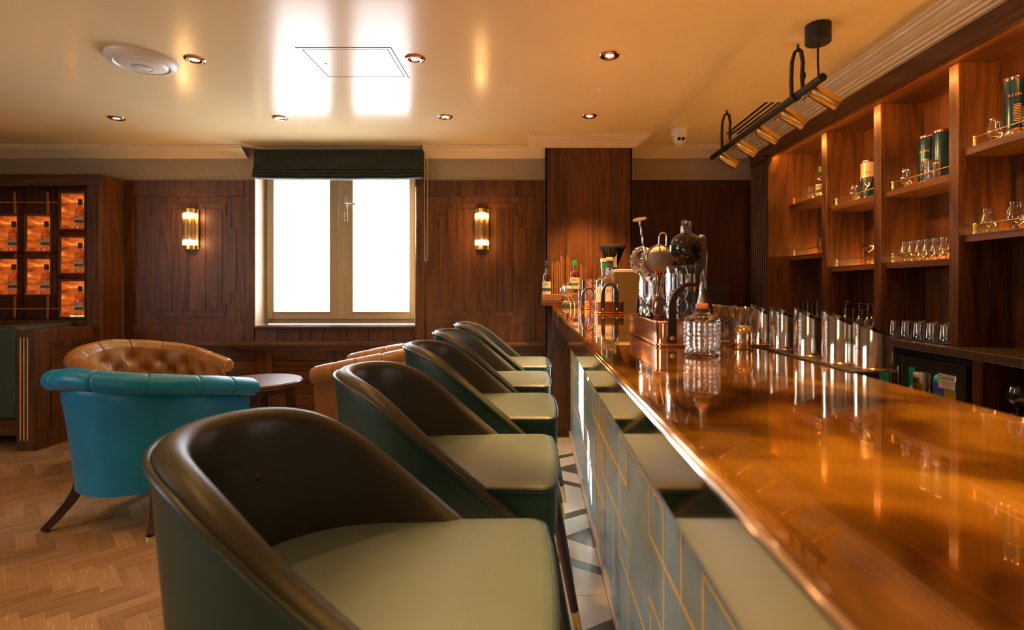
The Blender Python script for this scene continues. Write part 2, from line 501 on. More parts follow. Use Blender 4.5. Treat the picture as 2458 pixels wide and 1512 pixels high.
# ================================================================== THE ROOM
CEIL = 2.42; YB = 4.63; XL = -5.6; XR = 2.30; YF = -3.0
WX0, WX1, WZ0, WZ1 = -2.436, -1.036, 0.862, 2.31       # window opening
struct('ceiling', MB().box(XL - .1, XR + .1, YF - .1, YB + .3, CEIL, CEIL + .08), M['ceiling'])
b = MB()
b.box(XL - .1, WX0, YB + .016, YB + .24, 0, CEIL)
b.box(WX1, XR + .1, YB + .016, YB + .24, 0, CEIL)
b.box(WX0, WX1, YB + .016, YB + .24, 0, WZ0)
b.box(WX0, WX1, YB + .016, YB + .24, WZ1, CEIL)
wall_back = struct('wall_back', b, M['plaster'])
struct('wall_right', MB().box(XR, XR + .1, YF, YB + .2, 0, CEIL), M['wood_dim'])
struct('wall_front', MB().box(XL - .1, XR + .1, YF - .1, YF, 0, CEIL), M['plaster'])
b = MB()
b.box(XL - .1, XL, YF, -1.1, 0, CEIL); b.box(XL - .1, XL, .7, YB + .2, 0, CEIL)
b.box(XL - .1, XL, -1.1, .7, 0, 1.0); b.box(XL - .1, XL, -1.1, .7, 2.1, CEIL)
struct('wall_left', b, M['plaster'])

# ---- floor: herringbone parquet + marble strip along the bar
floor = struct('floor', MB().box(XL - .1, XR + .1, YF - .1, YB + .3, -.05, -.0016), M['joint'])
BW, BL, GAP = 0.0665, 0.2335, 0.0012
c45 = sqrt(.5)
blocks = []
def to_world(u, v):      # rotate -45 deg so that the zigzag runs along X
    return ((u + v) * c45 - 3.2 + .021, (v - u) * c45 + 2.2 + .045)
for j in range(-24, 25):
    for i in range(-90, 90):
        u0, v0 = i * BW + j * BL, i * BW - j * BL
        for kind in (0, 1):
            if kind == 0: cu, cv, ang = u0 + BL / 2, v0 + BW / 2, -pi / 4
            else: cu, cv, ang = u0 + BW / 2, v0 + BW + BL / 2, pi / 4
            x, y = to_world(cu, cv)
            if XL + .05 < x < -.70 and YF + .1 < y < YB - .05: blocks.append((x, y, ang))
def seen(x, y):
    if y < 1.55: return False
    px = 1280 + x * FPX / y; py = 690 + EYE * FPX / y
    return -40 < px < 470 and py < 1560
vis = sorted([q for q in blocks if seen(q[0], q[1])], key=lambda q: q[1])
near = vis[:296]
rest = [q for q in blocks if q not in set(near)]
pm = MB().box(-BL / 2 + GAP, BL / 2 - GAP, -BW / 2 + GAP, BW / 2 - GAP, -.012, 0).mesh('plank')
for x, y, a in near:
    o = obj('plank', pm, M['parquet'], floor, loc=(x, y, random.uniform(-.0006, .0006)), rot=(0, 0, a))
b = MB()
for x, y, a in rest:
    b.box(-BL / 2 + GAP, BL / 2 - GAP, -BW / 2 + GAP, BW / 2 - GAP, -.012, -.0003, Matrix.Translation((x, y, 0)) @ Matrix.Rotation(a, 4, 'Z'))
obj('parquet_blocks', b, M['parquet_far'], floor, kind='stuff')
# marble tiles
XP = 0.286
def tile(poly, mat, dk, mirror=False):
    pts = []
    cx = sum(p[0] for p in poly) / len(poly); cy = sum(p[1] for p in poly) / len(poly)
    for (x, y) in poly:
        dx, dy = cx - x, cy - y; q = max(1e-6, sqrt(dx * dx + dy * dy))
        x += dx / q * .0012; y += dy / q * .0012
        if mirror: x = -.32 - x
        pts.append((x, y + dk))
    obj('tile', MB().prism(pts, -.01, .0015), mat, floor)
W_, G_ = M['marble'], M['marble_grey']
for dk in (1.58, 2.54, 3.50):
    for mir in (False, True):
        tile([(.14, 0), (XP, -.105), (XP, .105)], G_, dk, mir)
        for s in (1, -1):
            tile([(.14, 0), (XP, .105 * s), (XP, .27 * s), (.11, .16 * s), (.11, 0)], W_, dk, mir)
            tile([(.11, .16 * s), (XP, .27 * s), (XP, .335 * s), (.11, .23 * s)], G_, dk, mir)
            tile([(.11, .23 * s), (XP, .335 * s), (XP, .479 * s), (.11, .479 * s)], W_, dk, mir)
    for s in (1, -1):
        tile([(-.43, 0), (.11, 0), (.11, .479 * s), (-.43, .479 * s)], W_, dk)
tile([(-.606, 3.981), (XP, 3.981), (XP, 4.225), (-.606, 4.225)], W_, 0)
tile([(-.606, 4.228), (XP, 4.228), (XP, 4.27), (-.606, 4.27)], G_, 0)
for y0, y1 in ((-1.3, .1), (.1, 1.1)):
    tile([(-.606, y0), (XP, y0), (XP, y1), (-.606, y1)], W_, 0)
obj('tile_border', MB().box(-.70, -.608, YF + .05, 4.29, -.01, .002), G_, floor)

# ---- back wall panelling: boards of stained oak, each a piece of its own
PT = 2.14
def board(x0, x1, z0, z1, y0, mat, y1=YB + .016, bev=.0025):
    return obj('panel', MB().box(x0 + .0012, x1 - .0012, y0, y1, z0 + .0012, z1 - .0012), mat, wall_back, bevel=bev, seg=1)
wz, wx, wy = M['wood_z'], M['wood_x'], M['wood_y']
def stepped(x0, x1, z0, z1, a, c):
    """rectangle with two steps cut out of each corner, like the fret in the photo"""
    return [(x0 + 2 * a, z0), (x1 - 2 * a, z0), (x1 - 2 * a, z0 + c), (x1 - a, z0 + c), (x1 - a, z0 + 2 * c), (x1, z0 + 2 * c),
            (x1, z1 - 2 * c), (x1 - a, z1 - 2 * c), (x1 - a, z1 - c), (x1 - 2 * a, z1 - c), (x1 - 2 * a, z1), (x0 + 2 * a, z1),
            (x0 + 2 * a, z1 - c), (x0 + a, z1 - c), (x0 + a, z1 - 2 * c), (x0, z1 - 2 * c), (x0, z0 + 2 * c), (x0 + a, z0 + 2 * c),
            (x0 + a, z0 + c), (x0 + 2 * a, z0 + c)]
def panel_zone(x0, x1, z0=.73, z1=PT, st=.085):
    board(x0, x0 + st, z0, z1, YB, wz); board(x1 - st, x1, z0, z1, YB, wz)
    board(x0 + st, x1 - st, z1 - .14, z1, YB + .002, wz); board(x0 + st, x1 - st, z0, z0 + .15, YB + .002, wz)
    ix0, ix1, iz0, iz1 = x0 + st, x1 - st, z0 + .15, z1 - .14
    board(ix0, ix1, iz0, iz1, YB + .008, wz)
    n = 4; p0, p1 = ix0 + .075, ix1 - .075
    obj('panel', MB().prism(stepped(p0, p1, iz0 + .06, iz1 - .06, .045, .11), YB + .003, YB + .010, 'y'), wz, wall_back, bevel=.002, seg=1)
    q0, q1 = p0 + .12, p1 - .12; w = (q1 - q0) / n
    for k in range(n):
        board(q0 + k * w, q0 + (k + 1) * w, iz0 + .11, iz1 - .11, YB - .001, wz, YB + .006, .0012)
panel_zone(-3.585, WX0 - .006)
panel_zone(WX1 + .006, .104)
for k in range(7):                                            # boards under the window
    w = (WX1 - WX0) / 7
    board(WX0 + k * w, WX0 + (k + 1) * w, .73, .838, YB, wz)
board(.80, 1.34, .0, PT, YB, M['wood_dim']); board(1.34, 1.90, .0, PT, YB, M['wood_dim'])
# dado rail, lower panels, baseboard
b = MB().box(-3.6, .104, YB - .062, YB, .694, .722).box(-3.6, .104, YB - .040, YB, .672, .694).box(-3.6, .104, YB - .022, YB, .648, .672)
struct('trim_1', b, wx, bevel=.004)
x = -3.6
for k, wd in enumerate((.62, .62, .62, .62, .62, .604)):
    x1 = x + wd
    board(x, x + .07, .16, .648, YB, wz); board(x1 - .07, x1, .16, .648, YB, wz)
    board(x + .07, x1 - .07, .56, .648, YB + .002, wx); board(x + .07, x1 - .07, .16, .26, YB + .002, wx)
    for q in range(3):
        board(x + .07, x1 - .07, .26 + q * .1, .36 + q * .1, YB + .007 - .002 * (q == 1), wx)
    x = x1
struct('baseboard_back', MB().box(-3.6, .104, YB - .02, YB, 0, .13).box(-3.6, .104, YB - .012, YB, .13, .158), wx, bevel=.003)

# ---- column at the end of the bar
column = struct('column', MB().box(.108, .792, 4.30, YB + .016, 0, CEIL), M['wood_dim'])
for k in range(4):
    obj('panel', MB().box(.10 + k * .175 + .0004, .10 + (k + 1) * .175 - .0004, 4.29, 4.31, .16, 2.35), wz, column, bevel=.0008, seg=1)
obj('panel', MB().box(.098, .112, 4.29, YB + .01, .16, 2.35), wz, column)
obj('panel', MB().box(.788, .802, 4.29, YB + .01, .16, 2.35), wz, column)
b = MB().box(.085, .815, 4.272, YB, 0, .125).box(.09, .81, 4.278, YB, .125, .145).box(.095, .805, 4.284, YB, .145, .165)
struct('baseboard_column', b, wx, bevel=.003)

# ---- cornice, run round the wall, the column and the back bar with mitred corners
PROF = [(.140, 0), (.140, .010), (.128, .014), (.124, .026), (.112, .030), (.100, .040), (.080, .050), (.066, .054), (.060, .064), (.046, .068), (.040, .078), (.022, .080), (.020, .088), (.004, .090), (0, .090)]
def cornice(name, path, caps=True):
    P = [Vector((p[0], p[1])) for p in path]; n = len(P)
    vs = []; fs = []; k = len(PROF)
    for i in range(n):
        def nrm(a, b_):
            t = (b_ - a).normalized(); return Vector((t.y, -t.x))
        n0 = nrm(P[i - 1], P[i]) if i else nrm(P[0], P[1])
        n1 = nrm(P[i], P[i + 1]) if i < n - 1 else n0
        m_ = (n0 + n1); m_ = m_ / max(1e-6, m_.dot(n0))
        for (pp, h) in PROF:
            q = P[i] + m_ * pp; vs.append((q.x, q.y, CEIL - h))
    for i in range(n - 1):
        for j in range(k - 1):
            fs.append((i * k + j, i * k + j + 1, (i + 1) * k + j + 1, (i + 1) * k + j))
    if caps:
        fs.append(tuple(range(k))); fs.append(tuple(range((n - 1) * k, n * k)))
    return struct(name, MB().add(vs, fs), M['cornice'])
cornice('trim_2', [(XL, YB + .016), (-2.50, YB + .016)])
cornice('trim_3', [(-.945, YB + .016), (.10, YB + .016), (.10, 4.29), (.802, 4.29), (.802, YB + .016), (1.868, YB + .016), (1.868, -1.2)])

# ---- the casement window
win = bpy.data.objects.new('window_1', None); COL.objects.link(win); win['kind'] = 'structure'
def frame_mb(x0, x1, z0, z1, y0, y1, l, r, bt, tp):
    return MB().box(x0, x0 + l, y0, y1, z0, z1).box(x1 - r, x1, y0, y1, z0, z1).box(x0 + l, x1 - r, y0, y1, z0, z0 + bt).box(x0 + l, x1 - r, y0, y1, z1 - tp, z1)
fm = M['window_frame']
obj('window_frame', frame_mb(WX0, WX1, WZ0 + .008, WZ1, 4.80, 4.87, .028, .02, .042, .04), fm, win, bevel=.003)
for (x0, x1, l, r) in ((-2.405, -1.742, .052, .088), (-1.738, -1.058, .100, .052)):
    s = obj('sash', frame_mb(x0, x1, .914, 2.268, 4.782, 4.85, l, r, .060, .06), fm, win, bevel=.004)
    obj('pane', MB().box(x0 + l - .008, x1 - r + .008, 4.812, 4.818, .966, 2.215), M['pane'], s)
    obj('glazing_bead', frame_mb(x0 + l - .002, x1 - r + .002, .97, 2.212, 4.776, 4.786, .012, .012, .012, .012), fm, s, bevel=.002)
obj('meeting_strip', MB().box(-1.762, -1.706, 4.774, 4.79, .914, 2.268), fm, win, bevel=.003)
h = obj('handle', MB().box(-1.705, -1.675, 4.770, 4.783, 1.785, 2.035), M['steel'], win, bevel=.006, label='long steel handle plate')
obj('lever', MB().tube([(-1.690, 4.772, 1.955), (-1.690, 4.735, 1.955), (-1.675, 4.728, 1.953), (-1.585, 4.728, 1.945)], .009, 10), M['steel'], h, smooth=40)
obj('key', MB().cyl((-1.690, 4.775, 1.845), (-1.690, 4.735, 1.845), .007).box(-1.712, -1.69, 4.733, 4.738, 1.825, 1.86), M['brass'], h)
obj('window_sill', MB().box(WX0 - .0, WX1 + .0, YB - .032, 4.80, .838, .864), M['wood_x'], win, bevel=.006)
b = MB().box(WX0 - .004, WX0 + .004, YB + .002, 4.80, WZ0, WZ1).box(WX1 - .004, WX1 + .004, YB + .002, 4.80, WZ0, WZ1).box(WX0, WX1, YB + .002, 4.80, WZ1 - .004, WZ1 + .004)
obj('reveal', b, M['reveal'], win)
# a window on the left wall, outside the picture, that the room's fill light comes from
w2 = bpy.data.objects.new('window_2', None); COL.objects.link(w2); w2['kind'] = 'structure'
def frame_x(y0, y1, z0, z1, x0, x1, t):
    return MB().box(x0, x1, y0, y0 + t, z0, z1).box(x0, x1, y1 - t, y1, z0, z1).box(x0, x1, y0 + t, y1 - t, z0, z0 + t).box(x0, x1, y0 + t, y1 - t, z1 - t, z1)
for k in range(2):
    s = obj('sash', frame_x(-1.1 + .9 * k, -.2 + .9 * k, 1.0, 2.1, XL - .09, XL - .03, .07), fm, w2)
    obj('pane', MB().box(XL - .063, XL - .057, -1.04 + .9 * k, -.26 + .9 * k, 1.06, 2.04), M['pane'], s)

# ---- roman blind, drawn up
bl = thing('roman_blind', 'dark green velvet roman blind drawn up above the window', 'blind', (-1.675, 4.56, 2.14))
def blind_fn(u, v):
    prof = [(.045, .245), (-.005, .247), (-.012, .20), (-.010, .13), (-.020, .085), (-.034, .074), (-.022, .066), (-.036, .052), (-.040, .044), (-.026, .038), (-.042, .026), (-.046, .016), (-.030, .010), (-.044, .002), (-.040, -.006), (-.010, -.008), (.045, -.004)]
    n = len(prof) - 1; t = v * n; i = min(int(t), n - 1); f = t - i
    y = prof[i][0] * (1 - f) + prof[i + 1][0] * f; z = prof[i][1] * (1 - f) + prof[i + 1][1] * f
    x = -.728 + 1.456 * u
    low = max(0, min(1, (.10 - z) / .1))
    sag = .007 * sin(pi * u) - .006 * max(0, abs(u - .5) - .38) * 20 * low
    y += .004 * sin(u * 23 + i) * low
    return (x, y, z + sag * -low * .6)
obj('fabric', MB().grid(blind_fn, 60, 48), M['velvet'], bl, smooth=35)
obj('lining', MB().box(-.725, .725, .0, .05, .002, .243), M['velvet'], bl)
ch = []
for k in range(17):
    a = pi * k / 16
    ch.append((.742 + .012 - .012 * cos(a), -.01, -.70 - .012 * sin(a)))
obj('bead_chain', MB().tube([(.742, -.01, .20)] + ch + [(.766, -.01, .20)], .0028, 6), M['brass'], bl, smooth=60)

# ---- ceiling fittings
dl = thing('ceiling_downlight', 'x', 'downlight', (0, 0, CEIL))
obj('trim_ring', MB().lathe([(.022, -.001), (.025, -.006), (.040, -.009), (.050, -.007), (.054, -.001), (.052, .0)], 28), M['copper'], dl, smooth=60)
obj('lens', MB().lathe([(0, -.002), (.022, -.0025), (.022, 0), (0, 0)], 24), M['bulb'], dl, smooth=60)
dspot = lamp('downlight_spot', 'SPOT', (0, 0, -.02), 16.0, WARM, None, spot_size=radians(110), spot_blend=.7, shadow_soft_size=.03)
dspot.parent = dl; dspot.rotation_euler = (0, 0, 0)
barspot = dspot.data.copy(); barspot.energy = 170; barspot.color = (1.0, .52, .15); barspot.spot_size = radians(50); barspot.spot_blend = .5
endspot = barspot.copy(); endspot.energy = 150; endspot.color = WARM; endspot.spot_size = radians(80)
spots = [
    (-1.81, 2.83, 'copper downlight between the white ceiling speaker and the access hatch'),
    (-.63, 2.82, 'copper downlight just to the right of the ceiling access hatch'),
    (.40, 2.78, 'copper downlight above the bar, nearest the camera of the bar pair'),
    (-3.0, 3.81, 'copper downlight farthest left, in the row near the window wall'),
    (-1.82, 3.80, 'copper downlight in front of the window at the edge of its left reflection'),
    (-.63, 3.78, 'copper downlight of the far row, to the right of the window reflections'),
    (.40, 3.76, 'copper downlight of the far row, in front of the column')]
for k, (x, y, lb) in enumerate(spots):
    o = dl if k == 0 else dup(dl, (x, y, CEIL))
    if x > 0:
        for c_ in o.children:
            if c_.type == 'LIGHT': c_.data = barspot if y < 3.5 else endspot
    o.location = (x, y, CEIL); tag(o, lb, 'downlight', 'recessed copper downlights')
for (x, y, wh) in ((-1.8, 1.8, 'over the parquet before the blue armchair'), (-.63, 1.8, 'over the second bar stool'), (.4, 1.8, 'over the bar beside the fridge'), (-3.0, 1.8, 'over the parquet by the booth'), (-.63, .7, 'over the nearest bar stool'), (-1.8, .5, 'over the parquet left of the nearest stool'), (.4, .6, 'over the near end of the bar'), (-1.2, -.8, 'behind the camera, over the parquet'), (.4, -.8, 'behind the camera, over the bar')):
    o = dup(dl, (x, y, CEIL), label='unseen copper downlight added for fill, ' + wh)  # lamps out of view, added as fill by carrying the grid on
    if x > 0:
        for c_ in o.children:
            if c_.type == 'LIGHT': c_.data = barspot
# round speaker / access point
sp = thing('ceiling_speaker', 'round white speaker disc on the left of the ceiling', 'speaker', (-2.09, 2.83, CEIL))
obj('housing', MB().lathe([(.165, 0), (.163, -.012), (.148, -.030), (.128, -.036), (.122, -.030), (.120, -.026)], 48), M['white_paint'], sp, smooth=60)
obj('cover', MB().lathe([(.120, -.024), (.118, -.030), (.09, -.040), (.05, -.046), (0, -.048)], 48), M['white_paint'], sp, smooth=60)
obj('badge', MB().lathe([(.045, -.0465), (.040, -.049), (0, -.0495)], 32), M['white_paint'], sp, smooth=60)
obj('badge_ring', MB().tube([(.045 * cos(2 * pi * k / 32), .045 * sin(2 * pi * k / 32), -.0475) for k in range(32)], .0014, 6, closed=True), plain('pale blue ring', (.25, .35, .65), .4), sp)
# access hatch
ht = thing('access_hatch', 'square white access hatch with a thin dark gap in the ceiling', 'hatch', (-.966, 2.885, CEIL))
obj('frame', frame_mb(-.24, .24, -.195, .195, -.0025, 0, .022, .016, .014, .018), M['ceiling'], ht).rotation_euler = (0, 0, 0)
ht.children[-1].data.transform(Matrix(((1, 0, 0, 0), (0, 0, 1, 0), (0, 1, 0, 0), (0, 0, 0, 1))))
obj('gap', MB().box(-.2445, .2445, -.1995, .1995, -.0008, 0), M['black'], ht)
obj('hatch_panel', MB().box(-.2125, .2185, -.1755, .1715, -.0022, 0), M['ceiling'], ht)
obj('lock', MB().lathe([(.008, -.0022), (.008, -.005), (0, -.005)], 16, (-.165, 0, 0)), M['steel'], ht)
# small ceiling sensor
tag(obj('ceiling_sensor', MB().lathe([(.018, 0), (.017, -.004), (.010, -.009), (0, -.010)], 24), M['white_paint'], loc=(.41, 3.26, CEIL), smooth=60), 'tiny white sensor dot on the ceiling above the bar', 'sensor')
# security camera
cc = thing('security_camera', 'white dome security camera with two dark lenses under the ceiling', 'camera', (1.13, 4.10, CEIL))
obj('base', MB().lathe([(.062, 0), (.062, -.035), (.055, -.055), (.048, -.06), (0, -.06)], 32), M['white_paint'], cc, smooth=50)
tur = obj('turret', MB().ball((0, -.008, -.072), .050, 24, 16), M['white_paint'], cc, smooth=180)
obj('eye_band', MB().tube([(.046 * cos(a), -.02 - .02 * sin(a), -.062 + .028 * sin(a)) for a in [pi * k / 14 for k in range(15)]], .003, 6), M['black'], cc, smooth=60)
for s in (-1, 1):
    obj('lens', MB().cyl((.016 * s, -.035, -.080), (.016 * s, -.062, -.084), .0125, seg=18), M['black_gloss'], cc, smooth=40)
# linear air grille
gr = thing('air_grille', 'cream slotted air grille in the ceiling behind the black lamp rail', 'grille', (1.60, 3.83, CEIL))
obj('frame', MB().box(-.105, .105, -.40, .40, -.004, 0), M['ceiling'], gr)
for k in range(4):
    obj('slot', MB().box(-.078 + .041 * k, -.056 + .041 * k, -.36, .36, -.0055, -.004), M['black'], gr)
# ================================================================== LEFT: display cabinet, booth, chairs, table, sconces
dc = thing('display_cabinet', 'dark wooden display cabinet with copper bars and glowing boxes on the left wall', 'cabinet', (0, 0, 0))
obj('back_panel', MB().box(XL, -3.60, 4.600, 4.62, 0, 2.14), M['wood_dim'], dc)
obj('side_panel', MB().box(-3.612, -3.5925, 4.431, 4.62, 0, 2.119), wz, dc)
obj('top_rail', MB().box(XL, -3.592, 4.392, 4.43, 2.045, 2.14), wx, dc, bevel=.003)
obj('top_board', MB().box(XL, -3.592, 4.4305, 4.62, 2.1195, 2.139), wx, dc)
st = obj('stile', MB().box(-3.712, -3.592, 4.396, 4.43, 0, 2.045), wz, dc, bevel=.003)
for k in range(5):
    obj('flute', MB().tube([(-3.695 + .022 * k, 4.396, .90), (-3.695 + .022 * k, 4.396, 2.03)], .0075, 8), wz, st, smooth=60)
obj('lower_panel', MB().box(XL, -3.712, 4.41, 4.43, 0, .93), wz, dc)
for px in (-62, 38, 117):
    X = sx(px, 4.545)
    obj('copper_bar', MB().box(X - .012, X + .012, 4.535, 4.555, .93, 2.045), M['copper'], dc, bevel=.002)
for py in (486, 741):
    Z = sz(py, 4.57)
    obj('copper_bar', MB().box(XL, -3.712, 4.560, 4.575, Z - .007, Z + .007), M['copper'], dc, bevel=.002)

def lathe_bottle(r, h, neck_r, shoulder, neck_h):
    """outer profile of a spirit bottle: body radius, total height, neck radius, height of shoulder start, height of neck start"""
    p = [(0, .004), (r * .8, 0), (r * .97, .002), (r, .008), (r, shoulder)]
    for k in range(1, 7):
        a = k / 6 * pi / 2
        p.append((neck_r + (r - neck_r) * cos(a), shoulder + (neck_h - shoulder) * sin(a)))
    p += [(neck_r, h), (neck_r * .9, h), (0, h)]
    return p
def wrap(r, z0, z1, a0, a1, n=14):
    """a label wrapped on a cylinder"""
    vs = []; fs = []
    for k in range(n + 1):
        a = a0 + (a1 - a0) * k / n
        vs += [(r * cos(a), r * sin(a), z0), (r * cos(a), r * sin(a), z1)]
    for k in range(n): fs.append((2 * k, 2 * k + 2, 2 * k + 3, 2 * k + 1))
    return MB().add(vs, fs)
def whisky_bottle(loc, label, group, r=.036, h=.235, cap=M['black'], band=M['slate_band'], face=-pi / 2, glass=None, name='whisky_bottle', lab=M['cream_label']):
    t = thing(name, label, 'bottle', loc, 0, group)
    obj('body', MB().lathe(lathe_bottle(r, h, r * .36, h * .55, h * .78), 28), glass or M['whisky'], t, smooth=50)
    l = obj('label', wrap(r + .0006, h * .14, h * .52, face - 1.25, face + 1.25), lab, t, smooth=180)
    obj('band', wrap(r + .0011, h * .25, h * .34, face - 1.25, face + 1.25), band, l, smooth=180)
    b = MB()
    for q in range(2):
        b.add(wrap(r + .0011, h * (.455 - .035 * q), h * (.468 - .035 * q), face - .5 + .1 * q, face + .5 - .1 * q).v, wrap(r, 0, 1, 0, 1).f)
    obj('print', b, M['black_print'], l)
    obj('cap', MB().lathe([(r * .40, h * .90), (r * .44, h * .905), (r * .44, h * 1.09), (r * .40, h * 1.1), (0, h * 1.1)], 20), cap, t, smooth=50)
    return t

boxes = [
    (139, 206, 459, 553, 'top box of the right column'),
    (139, 206, 563, 659, 'middle box of the right column'),
    (139, 206, 669, 764, 'lowest box of the right column'),
    (58, 123, 513, 607, 'upper box of the middle column'),
    (58, 123, 616, 711, 'lower box of the middle column'),
    (-22, 44, 513, 607, 'upper box at the left photo edge'),
    (-22, 44, 616, 711, 'lower box at the left photo edge')]
YBX = 4.40
wbox = None; wbot = None
bw, bh, bd = .2315, .325, .125
for (p0, p1, q0, q1, nm) in boxes:
    X = sx((p0 + p1) / 2, YBX); Z = sz(q1, YBX) + .0
    lb = 'glowing amber bottle box, ' + nm
    if wbox is None:
        wbox = thing('display_box', lb, 'display box', (X, YBX, Z), 0, 'glowing bottle boxes')
        w2_ = bw / 2; T = .016
        obj('frame', frame_mb(-w2_, w2_, 0, bh, 0, .016, T, T, T, T), wx, wbox, bevel=.002)
        obj('casing', MB().box(-w2_, -w2_ + .008, .016, bd, 0, bh).box(w2_ - .008, w2_, .016, bd, 0, bh).box(-w2_, w2_, .016, bd, 0, .010).box(-w2_, w2_, .016, bd, bh - .008, bh), M['tan_box'], wbox)
        obj('back_light', MB().box(-w2_ + .009, w2_ - .009, bd - .008, bd - .002, .011, bh - .009), M['amber_glow'], wbox, label='amber backlit sheet')
        obj('side_light', MB().box(-w2_ + .0085, -w2_ + .0105, .018, bd - .009, .011, bh - .009), M['amber_glow'], wbox, label='amber backlit sheet')
        obj('led_strip', MB().box(-w2_ + .012, w2_ - .012, bd - .02, bd - .012, .0105, .0135), M['led_warm'], wbox)
        obj('glass_front', MB().box(-w2_ + T, w2_ - T, .006, .009, T, bh - T), M['case_glass'], wbox)
        wbot = whisky_bottle((X + .014, YBX + .064, Z + .0105), 'x', 'bottles in the glowing boxes', r=.037, h=.235)
        o2 = wbot
    else:
        dup(wbox, (X, YBX, Z), label=lb)
        o2 = dup(wbot, (X + .014, YBX + .064, Z + .0105))
    o2['label'] = 'amber whisky bottle with cream label inside the ' + nm

# ---- green booth
bo = thing('booth_bench', 'dark green upholstered booth bench with a fluted wooden end', 'bench', (0, 0, 0))
obj('end_panel', MB().box(-3.692, -3.652, 3.92, 4.392, 0, .885), wz, bo, bevel=.003)
obj('panel_moulding', MB().box(-3.654, -3.646, 4.00, 4.37, .12, .17).box(-3.654, -3.646, 4.00, 4.37, .74, .79).box(-3.654, -3.646, 4.00, 4.05, .17, .74).box(-3.654, -3.646, 4.32, 4.37, .17, .74), wz, bo, bevel=.002)
po = obj('post', MB().box(-3.795, -3.652, 3.885, 3.925, 0, .89), wz, bo, bevel=.004)
for k in range(3):
    obj('brass_line', MB().box(-3.767 + .026 * k, -3.761 + .026 * k, 3.882, 3.886, .075, .83), M['brass_inlay'], po)
obj('back_cushion', MB().box(-4.02, -3.805, 3.90, 4.388, .22, .915), M['booth_green'], bo, bevel=.03, seg=4)
obj('panel_core', MB().box(-3.806, -3.690, 3.926, 4.392, .02, .882), wz, bo)
obj('plinth', MB().box(-4.9, -3.80, 3.95, 4.39, .09, .21), wx, bo, bevel=.004)
obj('seat_cushion', MB().box(-4.85, -4.025, 3.92, 4.388, .22, .44), M['booth_green'], bo, bevel=.03, seg=4)
for (x, y) in ((-4.85, 4.0), (-4.85, 4.34), (-3.86, 4.0), (-3.86, 4.34)):
    obj('leg', MB().box(x, x + .05, y, y + .04, 0, .095), M['black'], bo)

